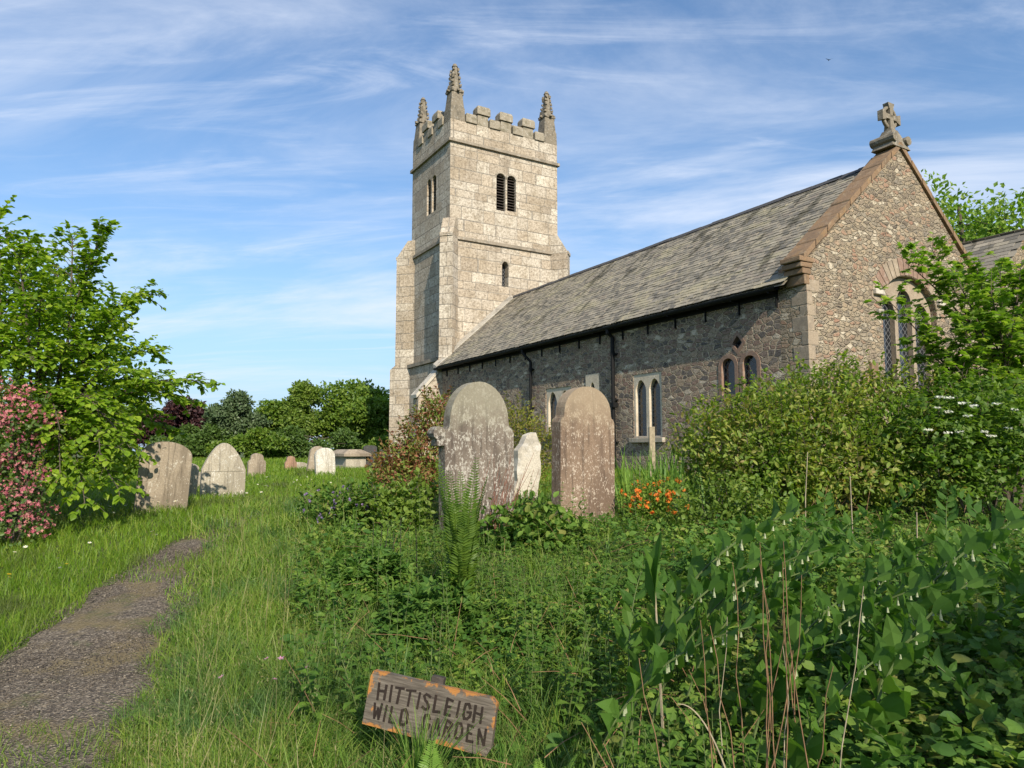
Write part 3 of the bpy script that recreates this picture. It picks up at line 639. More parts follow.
# tower
TX0, TX1, TY0, TY1 = -22.65, -18.3, .4, 6.12
mb = MB()
lou_e = [arch(2.99, 12.52, 14.05, .48, 1.0), arch(3.56, 12.58, 14.05, .48, 1.0)]; slit = arch(3.22, 8.98, 9.98, .34, 1.1)
lou_s = [arch(-20.62, 12.55, 14.05, .46, 1.0), arch(-20.03, 12.55, 14.05, .46, 1.0)]
plate(mb, rect(TY0, TY1, -.5, 16.33), lou_e + [slit], lambda y, z: (TX1, y, z), (-.6, 0, 0))
plate(mb, rect(TX0, TX1 - .602, -.5, 16.33), lou_s, lambda x, z: (x, TY0, z), (0, .6, 0))
mb.box((TX0, TY0 + .602, -.5), (TX0 + .6, TY1, 16.33)); mb.box((TX0 + .602, TY1 - .6, -.5), (TX1 - .602, TY1, 16.33))
mb.box((TX0 + .3, TY0 + .3, 15.3), (TX1 - .3, TY1 - .3, 15.5))
# diagonal buttresses with weathered heads
def buttress(cx, cy, dx, dy, p, p2):
    d = np.array((dx, dy, 0)) / math.sqrt(2); s_ = np.array((-d[1], d[0], 0)); o = np.array((cx, cy, 0)); hw = .30
    def ring(a, b, z): return np.array([o + d * a - s_ * hw + (0, 0, z), o + d * b - s_ * hw + (0, 0, z), o + d * b + s_ * hw + (0, 0, z), o + d * a + s_ * hw + (0, 0, z)])
    mb.frust(ring(-.55, p, 5.62), ring(-.55, p, 10.82)); top = ring(-.55, p * .12, 11.75); mb.frust(ring(-.55, p - .03, 10.98), top)
    mb.frust(ring(-.55, p + .04, 10.825), ring(-.55, p + .04, 10.975))
    mb.frust(ring(-.55, p2, -.5), ring(-.55, p2, 5.40)); mb.frust(ring(-.55, p2, 5.402), ring(-.55, p, 5.615))
for a in ((TX1, TY0, 1, -1, .42, .46), (TX0, TY0, -1, -1, .66, .92), (TX1, TY1, 1, 1, .54, .8), (TX0, TY1, -1, 1, .72, 1.0)): buttress(*a)
mb.frust(np.array([(TX0 - .14, TY0 - .14, -.5), (TX1 - 1, TY0 - .14, -.5), (TX1 - 1, TY1 + .14, -.5), (TX0 - .14, TY1 + .14, -.5)]), np.array([(TX0 - .14, TY0 - .14, 5.45), (TX1 - 1, TY0 - .14, 5.45), (TX1 - 1, TY1 + .14, 5.45), (TX0 - .14, TY1 + .14, 5.45)]))
TW = mb.build('tower', M['granite'], CH)
def course(z, h, pr, x0=TX0, x1=TX1, y0=TY0, y1=TY1):
    mb = MB()
    for a, b in (((x0 - pr, y0 - pr), (x1 + pr, y0 + .05)), ((x0 - pr, y1 - .05), (x1 + pr, y1 + pr)), ((x1 - .05, y0 + .052), (x1 + pr, y1 - .052)), ((x0 - pr, y0 + .052), (x0 + .05, y1 - .052))):
        lo = np.array([(a[0], a[1], z), (b[0], a[1], z), (b[0], b[1], z), (a[0], b[1], z)]); mb.frust(lo, lo + (0, 0, h))
    mb.build('string_course', M['string'], TW, bevel=.03)
course(15.27, .13, .11); course(10.83, .14, .09); course(5.46, .16, .24, x1=TX1 - 1)
PT = .34                        # parapet with merlons and stepped copings
def para(fix, lo, hi, axis, sgn):
    mb = MB()
    n = 7 if axis == 'y' else 5; st = (hi - lo) / n
    for i in range(n):
        a, b = lo + i * st, lo + (i + 1) * st; mer = i % 2 == 1; zt = 16.84 if mer else 16.332
        f0, f1 = sorted((fix, fix - sgn * PT))
        if mer:
            mb.box(*((f0, a + .03, 16.334), (f1, b - .03, 16.85)) if axis == 'y' else ((a + .03, f0, 16.334), (b - .03, f1, 16.85)))
        ov = .07; z0_, z1_ = (16.853, 17.25) if mer else (16.336, 16.75)
        aa, bb = (a - .04, b + .04) if mer else (a + .032, b - .032)
        aa += rng.normal(0, .012); bb += rng.normal(0, .012)
        g0, g1 = f0 - ov, f1 + ov; cc = .07
        ba = ((g0, aa), (g1, bb)) if axis == 'y' else ((aa, g0), (bb, g1))
        r0 = np.array([(ba[0][0], ba[0][1], z0_), (ba[1][0], ba[0][1], z0_), (ba[1][0], ba[1][1], z0_), (ba[0][0], ba[1][1], z0_)])
        mb.frust(r0, r0 + (0, 0, z1_ - z0_ - .1)); r1 = r0 + (0, 0, z1_ - z0_ - .098); c_ = r1.mean(0); r2 = c_ + (r1 - c_) * np.array((.86, .86, 1)) + (0, 0, .1); mb.frust(r1, r2)
    mb.build('battlements', M['batt'], TW, bevel=.02)
para(TX1, TY0 + .72, TY1 - .72, 'y', 1); para(TX0, TY0 + .72, TY1 - .72, 'y', -1); para(TY0, TX0 + .72, TX1 - .72, 'x', -1); para(TY1, TX0 + .72, TX1 - .72, 'x', 1)
for (px, py) in ((TX1 - .36, TY0 + .36), (TX1 - .36, TY1 - .36), (TX0 + .36, TY0 + .36), (TX0 + .36, TY1 - .36)):
    mb = MB()
    def sq(h, z, rot=0):
        a = np.arange(4) * math.pi / 2 + math.pi / 4 + rot; return np.stack([px + h * math.sqrt(2) * np.cos(a), py + h * math.sqrt(2) * np.sin(a), np.full(4, z)], 1)
    def oc(r, z): a = np.arange(8) * math.pi / 4 + math.pi / 8; return np.stack([px + r * np.cos(a), py + r * np.sin(a), np.full(8, z)], 1)
    mb.frust(sq(.365, 16.336), sq(.35, 16.95)); mb.frust(sq(.33, 16.953), sq(.26, 17.70)); mb.frust(sq(.295, 17.703), sq(.26, 17.90))
    mb.frust(oc(.255, 17.903), oc(.115, 18.98)); mb.frust(oc(.15, 18.983), oc(.08, 19.12))
    for k in range(4):                     # crockets up the four edges
        for j in range(5):
            z = 18.05 + j * .19; r = .28 - (z - 17.95) * .15; a = k * math.pi / 2 + math.pi / 4; c = np.array((px + math.cos(a) * r, py + math.sin(a) * r, z))
            mb.box(c - .052, c + (.052, .052, .075), jit=.022)
        for j in range(2):
            a = k * math.pi / 2 + math.pi / 4 * (1 + j); c = np.array((px + math.cos(a) * .36, py + math.sin(a) * .36, 17.76)); mb.box(c - .05, c + .07, jit=.014)
    mb.build('pinnacle', M['pinn'], TW, bevel=.015)
def louvres(lights, to3, into, nsl):
    mb = MB(); into = np.array(into, float)
    for L in lights:
        L = np.array(L); c = (L[:, 0].min() + L[:, 0].max()) / 2; h = (L[:, 0].max() - L[:, 0].min()) / 2
        if nsl:
            for z in np.linspace(12.6, 14.2, nsl):
                ww = h - .005 if z < 14.05 else math.sqrt(max(.001, h * h - (z - 14.05) ** 2))
                A = [np.array(to3(c - ww, z)) + into * .10, np.array(to3(c + ww, z)) + into * .10, np.array(to3(c + ww, z + .10)) + into * .28, np.array(to3(c - ww, z + .10)) + into * .28]
                r_ = np.array(A); mb.frust(r_, r_ + (0, 0, .022))
        P = np.array([to3(*p) for p in L]) + into * .34; mb.add(P, [[tuple(range(len(P)))]], 1)
    return mb
mb = louvres(lou_e, lambda y, z: (TX1, y, z), (-1, 0, 0), 13); mb.build('louvre_window', [M['louvre'], M['louvre']], TW)
mb = louvres(lou_s, lambda x, z: (x, TY0, z), (0, 1, 0), 13); mb.build('louvre_window', [M['louvre'], M['louvre']], TW)
mb = louvres([slit], lambda y, z: (TX1, y, z), (-1, 0, 0), 0); mb.build('slit_window', [M['glass'], M['glass']], TW)
# hood stones round the tower lights
def hood(c, zs, wd, to3, n=7, t=.13):
    for i in range(n):
        a0, a1 = math.pi * i / n + .03, math.pi * (i + 1) / n - .03; h = wd / 2
        q_ = [(c + math.cos(a) * r, zs + math.sin(a) * r) for a, r in ((a0, h + .012), (a1, h + .012), (a1, h + t), (a0, h + t))]
        yield [to3(*p) for p in q_]
mb = MB()
for c in (2.99, 3.56):
    for q_ in hood(c, 14.05, .48, lambda y, z: (TX1 + .012, y, z), t=.10): r_ = np.array(q_); mb.frust(r_ - (.2, 0, 0), r_)
mb.build('arch_stones', M['dressed'], TW); mb = MB()
for q_ in hood(3.22, 9.98, .34, lambda y, z: (TX1 + .012, y, z)): r_ = np.array(q_); mb.frust(r_ - (.2, 0, 0), r_)
mb.build('arch_stones', M['dressed'], TW)
# low raked buttress at the nave's west corner
mb = MB(); r0 = np.array([(-18.75, -.75, -.5), (-18.2, -.75, -.5), (-18.2, -.75, 3.9), (-18.75, -.75, 3.9)])
mb.frust(np.array([(-18.7, -1.05, .0), (-18.16, -1.05, .0), (-18.16, -.16, .0), (-18.7, -.16, .0)]), np.array([(-18.7, -1.05, 3.75), (-18.16, -1.05, 3.75), (-18.16, -.16, 4.75), (-18.7, -.16, 4.75)]))
mb.build('corner_buttress', M['granite'], CH)
mb = MB(); mb.frust(np.array([(-18.74, -1.14, 3.72), (-18.12, -1.14, 3.72), (-18.12, -.14, 4.83), (-18.74, -.14, 4.83)]), np.array([(-18.74, -1.16, 3.86), (-18.12, -1.16, 3.86), (-18.12, -.14, 4.99), (-18.74, -.14, 4.99)])); mb.build('buttress_coping', M['pale'], CH, bevel=.02)

# ------------------------------------------------------------------ headstones (all face east like the church)
RZ = R(30.4)
def o_round(wd, h, k=1.0):
    a = wd / 2; r = a * k; P = [(-a, -.25), (a, -.25), (a, h - r)]
    return P + [(a * math.cos(t), h - r + r * math.sin(t)) for t in np.linspace(0, math.pi, 15)[1:-1]] + [(-a, h - r)]
def o_gothic(wd, h):
    a = wd / 2; zs = h - a * 1.15; P = [(-a, -.25), (a, -.25), (a, zs - .05), (a * .94, zs)]
    n = 9; arc = [(a * .94 * (1 - (i / n)), zs + (h - zs) * math.sin((i / n) * math.pi / 2) ** .9) for i in range(1, n + 1)]
    return P + arc + [(-x, z) for x, z in arc[-2::-1]] + [(-a * .94, zs), (-a, zs - .05)]
def o_shoulder(wd, h, zs, r):
    a = wd / 2; P = [(-a, -.3), (a, -.3), (a, zs - .05), (a - .02, zs)]
    e = min(r, a - .03)
    cc = [(e + (a - .03 - e) * (1 - math.sin(t)) , zs + .07 * (1 - math.cos(t))) for t in np.linspace(0, math.pi / 2, 4)] if a - .03 > e else []
    zb = zs + .07; H = h - zb
    arc = [(e * math.cos(t), zb + H * math.sin(t)) for t in np.linspace(0, math.pi, 17)]
    return P + cc + arc + [(-x, z) for x, z in cc[::-1]] + [(-a + .02, zs), (-a, zs - .05)]
def o_rough(wd, h, seed):
    r = np.random.default_rng(seed); a = wd / 2
    side = [(a * (1 + r.normal(0, .06)) * (1 - .25 * max(0, t - .5)), h * t) for t in np.linspace(.1, .8, 6)]
    top = [(a * x, h * z + r.normal(0, .02)) for x, z in ((.62, .9), (.35, .99), (-.05, 1.0), (-.42, .93), (-.68, .8))]
    left = [(-a * (1 + r.normal(0, .08)) * (1 - .2 * max(0, t - .5)), h * t) for t in np.linspace(.7, .1, 5)]
    return [(-a, -.2), (a, -.2)] + side + top + left
def headstone(label, u, y, outline, th, mat, leanx=0, leany=0, rz=0, group=None, rough=.006):
    mb = MB(); plate(mb, outline, [], lambda x, z: (x, -th / 2, z), (0, th, 0))
    f = foot(u, y); o = mb.build('headstone', M[mat], loc=f, bevel=.012)
    o.rotation_euler = (R(leanx), R(leany), RZ + R(rz)); tag(o, label, 'headstone', group); return o
hs = headstone('large grey headstone with rounded top and white lichen freckles, leftmost of the garden pair', 478, 8.2, o_shoulder(.88, 1.70, 1.16, .375), .17, 'stone_grey', 1, -1.5)
mb = MB(); mb.tube([(-.50, -.085, 1.12), (-.50, .085, 1.12)], .075, 12); mb.box((-.53, -.085, .98), (-.44, .085, 1.10)); mb.build('scroll', M['stone_grey'], hs, bevel=.01)
headstone('tall pinkish brown shouldered headstone with cream lichen streaks, rightmost of the garden pair', 583, 8.7, o_shoulder(.80, 1.64, 1.25, .345), .19, 'stone_pink', 0, .5)
headstone('low rough white lichened stone between the two big headstones', 524, 11.4, o_rough(.42, 1.06, 4), .14, 'pale', 3, 4)
hs = headstone('pale buff pointed-arch headstone standing alone in the lawn', 224, 11.6, o_gothic(.66, .87), .13, 'stone_buff', 2)
mb = MB(); L_ = o_gothic(.52, .74); L_ = [(x, max(z, .12)) for x, z in L_]; k = len(L_)
mb2 = MB(); plate(mb, o_gothic(.56, .79)[2:] , [], lambda x, z: (x, -.072, z), (0, .01, 0)); mb.build('panel', M['stone_buff'], hs)
headstone('brown weathered round-topped headstone half hidden by the leafy tree', 163, 9.5, o_round(.62, .93, .62), .13, 'stone_brown', 4, 3)
headstone('narrow pale stone edge showing behind the brown leaning headstone', 187, 11.2, o_round(.3, .56, .4), .12, 'stone_buff', 6, 3)
headstone('small low block-like stone between the leafy tree and the pale pointed headstone', 197, 13.2, o_round(.28, .32, .5), .14, 'stone_buff', 2, -2)
headstone('small grey headstone with stepped round head, second behind the pale pointed one', 257, 17, o_shoulder(.40, .53, .36, .14), .12, 'stone_brown', 1)
headstone('small red-brown headstone far across the lawn below the trees', 291, 20, o_shoulder(.32, .42, .27, .11), .1, 'stone_red')
headstone('low squat grey stone just right of the small red-brown headstone', 300, 20.5, o_round(.4, .24, .4), .14, 'stone_buff')
headstone('leaning grey rounded headstone behind the white blotched one', 315, 18.6, o_round(.42, .70, .9), .12, 'stone_brown', 0, 8)
headstone('whitish blotched rounded headstone at the far end of the lawn', 326, 17, o_round(.46, .66, .8), .12, 'stone_white', 0, -4)
headstone('dark slate headstone beside the chest tomb near the tower', 370, 22, o_round(.42, .72, .3), .08, 'stone_dark')
headstone('dark slate headstone leaning right, closest to the tower foot', 381, 21.5, o_round(.34, .60, .3), .08, 'stone_dark', 0, 14)
ct = thing('chest_tomb', 'grey stone chest tomb with a wide sloping lid in the far lawn', 'tomb', foot(349, 22), RZ + R(8))
mb = MB(); mb.box((-.33, -.5, -.1), (.33, .5, .38)); mb.build('chest', M['stone_buff'], ct, bevel=.015)
mb = MB(); q0 = np.array([(-.45, -.62, .383), (.45, -.62, .383), (.45, .62, .383), (-.45, .62, .383)]); q1 = q0 + (0, 0, .08); mb.frust(q0, q1); q2 = q1 * (.45, .7, 1) + (0, 0, .13); mb.frust(q1 + (0, 0, .001), q2); mb.build('lid', M['stone_brown'], ct, bevel=.015)

# ------------------------------------------------------------------ shrub and tree builders
def leaf_cloud(mb, T, clumps, n, size, up=.5, shell=.45, m=0, jitter=.7, squash=1.0, seedv=0):
    cl = np.array([c[:3] for c in clumps], float); rr = np.array([c[3] for c in clumps], float)
    wgt = rr ** 2; pick = rng.choice(len(cl), n, p=wgt / wgt.sum()); d = rdir(n, -.75, 1)
    rho = (shell ** 3 + rng.random(n) * (1.12 ** 3 - shell ** 3)) ** (1 / 3)
    lump = 1 + .28 * np.sin(d[:, 0] * 7 + pick) * np.sin(d[:, 1] * 6 + pick * 2) + .15 * np.sin(d[:, 2] * 9 + pick)
    P = cl[pick] + d * (rho * lump * rr[pick])[:, None] * (1, 1, squash)
    D = nrm(d * .6 + rng.normal(0, jitter, (n, 3)) + (0, 0, .1)); U = nrm(d * .6 + rng.normal(0, .45, (n, 3)) + (0, 0, up))
    inst(mb, T, P, D, U, rng.uniform(*size, n), m)
def sprig(mb, T, base, tip, n, size, m=0, sag=-.05, flat=True):   # twig path + two-ranked leaves; returns path
    P = curve(base, tip, 8, sag); t = rng.uniform(.15, 1, n); idx = t * 7; i = np.minimum(idx.astype(int), 6); f = (idx - i)[:, None]
    Q = P[i] * (1 - f) + P[i + 1] * f; ax = nrm(P[i + 1] - P[i]); sd = nrm(np.cross(ax, (0, 0, 1.))); s_ = np.where(np.arange(n) % 2 == 0, 1, -1)[:, None]
    D = nrm(ax * .65 + sd * s_ * .8 + rng.normal(0, .25, (n, 3)) + (0, 0, -.15)); U = nrm(rng.normal(0, .28, (n, 3)) + (0, 0, 1))
    inst(mb, T, Q, D, U, rng.uniform(*size, n), m); return P
def tree(name, label, cat, f, crown, h0, nclump, nleaf, lsize, mat, trunk_r, T=None, group=None, bark='bark', cone=0, shell=.35, clr=.36, seed=1, holes=.0):
    r = np.random.default_rng(seed); t = thing(name, label, cat, f, 0, group)
    rx, ry, rz_, cz = crown; cl = []
    for i in range(nclump):
        d = rdir(1)[0]; q_ = r.uniform(.35, .85) ; p = np.array((d[0] * rx * q_, d[1] * ry * q_, cz + d[2] * rz_ * q_))
        k = 1 - cone * (p[2] - (cz - rz_)) / (2 * rz_); p[:2] *= k
        cl.append((*p, clr * min(rx, rz_) * r.uniform(.6, 1.25) * (k * .6 + .4)))
    mb = MB(); leaf_cloud(mb, T or leaf4(.62), cl, nleaf, lsize, shell=shell, squash=.8); mb.build('crown', M[mat], t)
    mb = MB(); top = np.array((r.normal(0, .1) * rx, 0, cz + rz_ * .5)); P = curve((0, 0, -.2), top, 7, 0, .05); mb.tube(P, np.linspace(trunk_r, trunk_r * .25, 7), 8); mb.build('trunk', M[bark], t)
    mb = MB()
    for c in cl:
        a = P[r.integers(2, 6)]; mb.tube(curve(a, c[:3], 6, .08), np.linspace(trunk_r * .4, trunk_r * .08, 6), 5)
        for k in range(3): mb.tube(curve(c[:3], np.array(c[:3]) + rdir(1)[0] * c[3] * .9, 4), np.linspace(trunk_r * .1, trunk_r * .03, 4), 4)
    mb.build('limbs', M[bark], t); return t
# far row of trees beyond the churchyard
def far(u, topv, y, wpx, **kw):
    f = foot(u, y); zt = at(u, topv, y).z; h = zt - f.z; rx = wpx / 2 / 714 * y
    return f, (rx, rx * .8, h * .48, h * .54), h
for (nm, lb, u, tv, y, wpx, mat, n, sz, cone, nc) in (
    ('purple_tree', 'dark purple-leaved tree showing behind the left leafy tree', 172, 398, 44, 75, 'l_purple', 9000, (.16, .3), .15, 16),
    ('dense_tree', 'dark evergreen shrub low beneath the purple-leaved tree', 205, 425, 42, 60, 'l_dark', 6000, (.15, .26), .1, 10),
    ('conifer_tree', 'grey-green broad conical tree second from the left in the far row', 236, 392, 43, 62, 'l_blue', 9000, (.14, .26), .45, 16),
    ('leafy_tree', 'bright mid-green rounded tree between the grey-green one and the pale tall one', 270, 396, 47, 60, 'l_tree', 8000, (.18, .32), .1, 14),
    ('slender_tree', 'pale green feathery pointed tree in the middle of the far row', 302, 381, 43, 42, 'l_light', 7500, (.14, .26), .55, 16),
    ('leafy_tree', 'tallest green tree of the far row with a ragged top', 347, 374, 48, 70, 'l_tree', 10000, (.18, .32), .2, 18),
    ('dense_tree', 'green bushy tree next to the church tower', 378, 388, 44, 52, 'l_tree', 8000, (.18, .3), .1, 14),
    ('leafy_tree', 'green tree hidden mostly by the near leafy tree, far left of the row', 110, 400, 46, 90, 'l_tree', 6000, (.2, .34), .1, 14),
    ('leafy_tree', 'broad green tree at the extreme left end of the far row', 20, 385, 48, 110, 'l_light', 5000, (.2, .34), .1, 14)):
    f, cr, h = far(u, tv, y, wpx * 1.25); tree(nm, lb, 'tree', f, cr, 0, nc + 6, int(n * 1.9), sz, mat, .16, cone=cone, clr=.40, seed=u, group='trees beyond the churchyard', bark='bark_dark', shell=.3)
for k, (u, tv, wpx, mat) in enumerate(((185, 440, 60, 'l_dark'), (255, 430, 100, 'l_tree'), (318, 424, 100, 'l_dark'), (400, 432, 70, 'l_tree'), (110, 432, 100, 'l_dark'), (30, 432, 110, 'l_tree'))):
    f, cr, h = far(u, tv, 40 - k % 2, wpx); f = Vector((f.x, f.y, f.z))
    lbs = ['low dark hedge bush under the conifer', 'low green hedge bush under the rounded tree', 'low dark hedge bush behind the chest tomb', 'low green hedge bush at the tower foot', 'low dark hedge bush behind the left leafy tree', 'low green hedge bush at the extreme left']
    tree('hedge_bush', lbs[k], 'bush', f, (cr[0] * 1.15, cr[1], cr[2], cr[3] * .9), 0, 16, 9000, (.14, .26), mat, .06, group='hedge bushes beyond the lawn', clr=.5, seed=50 + k, shell=.2)
# tree rising behind the gable on the right
f = foot(985, 31); tree('spreading_tree', 'tall green tree with open branches behind the church gable', 'tree', f, (4.6, 3.5, 3.7, 9.5), 0, 22, 9000, (.16, .32), 'l_vib', .3, clr=.34, seed=5, shell=.3)
# trees behind the photographer whose crowns shade the right of the garden
for (x, y, h, r_) in ((6.4, -4.6, 5.0, 2.1), (9.4, -6.5, 6.2, 2.2)):
    tree('shade_tree', 'leafy green tree standing behind the viewpoint' if y > -5 else 'taller leafy green tree farther behind the viewpoint', 'tree', (x, y, 0), (r_, r_, 1.7, h), 0, 14, 3000, (.14, .26), 'l_tree', .16, clr=.42, seed=int(x * 10))

# ------------------------------------------------------------------ the yellow-green tree on the left
lt = thing('leafy_tree', 'near bright yellow-green leafy tree arching over the lawn at left', 'tree', foot(28, 8.9), 0)
B = np.array(lt.location); lm, tw = MB(), MB()
tips = [(207, 384, 8.2), (190, 402, 8.4), (158, 352, 8.5), (146, 296, 8.9), (132, 300, 9.2), (104, 233, 9.1), (92, 262, 8.7), (72, 238, 9.2), (25, 238, 9.5), (-4, 212, 9), (-30, 225, 9), (-70, 240, 9), (178, 432, 9.0), (150, 410, 8.0), (128, 372, 8.1), (120, 492, 8.0), (130, 448, 7.9), (100, 455, 7.6), (85, 505, 7.8), (70, 345, 8.0), (40, 300, 7.9), (110, 320, 8.6), (15, 250, 8.3), (60, 270, 9.6), (30, 360, 7.8), (-20, 330, 8), (-60, 380, 8.2), (60, 430, 7.7), (95, 405, 7.8), (-100, 300, 9), (-90, 440, 8.4), (60, 480, 7.7), (150, 385, 9.0), (110, 350, 9.6), (140, 470, 9.0), (175, 398, 9.1), (80, 300, 10), (40, 250, 10.2)]
trunks = [B + np.array((dx, dy, hh)) for dx, dy, hh in ((-.25, .1, 1.9), (.15, -.1, 1.7), (.0, .25, 2.2), (.35, .1, 1.4), (-.5, -.2, 1.5))]
for tk in trunks: tw.tube(curve(B + (tk - B) * (.12, .12, 0) - (0, 0, .1), tk, 7, 0, .06), np.linspace(.06, .03, 7), 7)
T_l = leaf8(.66, .16, .12)
for (u, v, y) in tips:
    if u >= 138: y += 1.1
    tip = np.array(at(u, v, y)); k = int(np.argmin([np.linalg.norm((tk - tip)[:2]) - .3 * (tk[2] < tip[2]) + rng.uniform(0, .5) for tk in trunks])); a = B + (trunks[k] - B) * rng.uniform(.55, 1)
    P = curve(a, tip, 12, .16 + .05 * rng.random(), rng.normal(0, .03)); L = np.linalg.norm(tip - a); tw.tube(P, np.linspace(.022, .004, 12), 5)
    ns = int(10 + L * 9)
    for i in range(ns):
        t = .28 + .72 * (i + .5) / ns; j = min(int(t * 11), 10); q_ = P[j] + (P[j + 1] - P[j]) * (t * 11 - j); ax = nrm(P[j + 1] - P[j]); sd = nrm(np.cross(ax, (0, 0, 1.))) * (1 if i % 2 else -1)
        ln = (.25 + .42 * (1 - t)) * rng.uniform(.7, 1.25); e = q_ + ln * nrm(ax * .8 + sd * .8 + rng.normal(0, .22, 3) + (0, 0, -.12 + .1 * rng.random()))
        PP = sprig(lm, T_l, q_, e, int(6 + ln * 22), (.055, .105), sag=.06); tw.tube(PP, np.linspace(.005, .002, 8), 3, cap=False)
    sprig(lm, T_l, P[7], P[11], 12, (.05, .095), sag=.02)
leaf_cloud(lm, T_l, [(B[0] - .2, B[1], B[2] + 1.6, .9), (B[0] + .5, B[1] - .1, B[2] + 1.2, .7), (B[0] - .8, B[1], B[2] + 1.0, .8), (B[0] + .2, B[1] + .3, B[2] + 2.4, .7), (B[0] + .9, B[1], B[2] + .8, .55), (B[0] - .7, B[1], B[2] + 2.4, .7), (B[0] + .1, B[1] + .2, B[2] + 2.0, .8), (B[0] - 1.3, B[1], B[2] + 2.1, .9), (B[0] + .9, B[1] + .3, B[2] + 1.7, .6), (B[0] + .15, B[1] + .1, B[2] + 2.65, .55), (B[0] + .7, B[1], B[2] + 2.3, .5), (B[0] - .5, B[1] + .2, B[2] + 3.0, .5)], 7200, (.06, .10), shell=.1, up=.9)
inv = -B
for mbx, nm, mt in ((lm, 'foliage', 'l_left'), (tw, 'branches', 'bark')):
    mbx.v = [v + inv for v in mbx.v]; mbx.build(nm, M[mt], lt)

# ------------------------------------------------------------------ generic bush
FL5 = (lambda n=5: ([(0, 0, 0)] + [(math.cos(a) * r, math.sin(a) * r, .12) for i in range(n * 2) for a, r in ((math.pi * i / n, .5 if i % 2 == 0 else .22),)], [[(0, 1 + i, 1 + (i + 1) % (n * 2)) for i in range(n * 2)]]))()
def bush(name, label, u, y, clumps, n, T, size, mat, shoots=0, flowers=None, group=None, stems=8, bark='bark', shootlen=.3, cat='bush', up=.5, shell=.4, sleaf=None):
    f = foot(u, y); t = thing(name, label, cat, f, 0, group); mb = MB(); leaf_cloud(mb, T, clumps, n, size, shell=shell, up=up); sb = MB()
    for i in range(shoots):
        c = clumps[rng.choice(len(clumps), p=np.array([q[3] ** 2 for q in clumps]) / sum(q[3] ** 2 for q in clumps))]; d = rdir(1, -.1, 1)[0]; a = np.array(c[:3]) + d * c[3] * .85
        e = a + nrm(d * .6 + np.array((0, 0, .9)) + rng.normal(0, .25, 3)) * shootlen * rng.uniform(.5, 1.3)
        PP = sprig(mb, T, a, e, int(9 + shootlen * 22), sleaf or size, sag=.03); sb.tube(PP, np.linspace(.005, .002, 8), 3, cap=False)
    mb.build('foliage', M[mat], t)
    for i in range(stems):
        c = clumps[i % len(clumps)]; e = np.array(c[:3]) + rdir(1)[0] * c[3] * .5; a = np.array((c[0] * .3 + rng.normal(0, .08), c[1] * .3 + rng.normal(0, .08), -.1)); s1_ = MB(); s1_.tube(curve(a, e, 7, .05, rng.normal(0, .04)), np.linspace(.018, .005, 7), 5); s1_.build('stem', M[bark], t)
    if sb.n: tag(sb.build('twigs', M[bark], t), kind='stuff')
    if flowers:
        fm, fn, fs, ff = flowers; mb = MB()
        cl = np.array([c[:3] for c in clumps]); rr = np.array([c[3] for c in clumps]); pk = rng.choice(len(cl), fn, p=rr ** 2 / (rr ** 2).sum()); d = rdir(fn, -.4, 1); d[:, 1] -= .5; d = nrm(d)
        P = cl[pk] + d * (rr[pk] * rng.uniform(.9, 1.12, fn))[:, None]
        order = np.argsort(P[:, 1])          # the nearest hundred heads are parts, the rest one mass
        for q_ in order[:100]:
            m1 = MB(); m1.tube([(0, 0, -fs * .4), (0, 0, fs * .4)], fs * .12, 4); inst(m1, FL5, nrm(rng.normal(0, 1, (ff, 3)) - (0, .5, 0)) * fs * rng.uniform(.05, .6, (ff, 1)), rdir(ff), nrm(d[q_] + rng.normal(0, .5, (ff, 3))), rng.uniform(.7, 1.2, ff) * fs); o1 = m1.build('flower_head', M[fm], t, loc=P[q_])
        if fn > 100:
            k_ = order[100:]
            for _ in range(ff): inst(mb, FL5, P[k_] + rng.normal(0, fs * .7, P[k_].shape), rdir(len(k_)), nrm(d[k_] + rng.normal(0, .5, d[k_].shape)), rng.uniform(.7, 1.2, len(k_)) * fs)
            tag(mb.build('flower_mass', M[fm], t), kind='stuff')
    return t
bush('honeysuckle_bush', 'pink flowering bush at the left edge in front of the leafy tree', 14, 7.6, [(-.05, .0, .5, .42), (-.25, .1, 1.0, .42), (.12, -.1, .28, .33), (-.6, .1, .6, .5), (.02, .1, 1.35, .32), (-.5, 0, 1.5, .4)], 4200, leaf8(.6), (.03, .065), 'l_pinkbush', 40, ('f_pink', 620, .042, 6), stems=10, shootlen=.25)
# big rounded bush in front of the south wall
bush('privet_bush', 'wide light-green bush with upright shoots before the nave wall', 818, 9.6, [(1.95, -.1, .95, .6), (-1.45, 0, .8, .5), (-1.1, -.1, .86, .6), (-.5, 0, 1.06, .66), (.1, .05, 1.2, .7), (.7, 0, 1.16, .68), (1.3, 0, 1.08, .66), (1.8, .1, .95, .58), (-.9, -.45, .6, .6), (-.2, -.5, .65, .65), (.6, -.5, .65, .65), (1.3, -.4, .55, .6), (.2, .5, 1.0, .7), (-1.2, 0, .5, .5), (0, -.75, .45, .5), (.8, -.75, .4, .5), (-.7, -.7, .4, .45)], 25000, leaf8(.46), (.05, .10), 'l_bush', 620, None, stems=26, shootlen=.36, shell=.62, sleaf=(.045, .09))
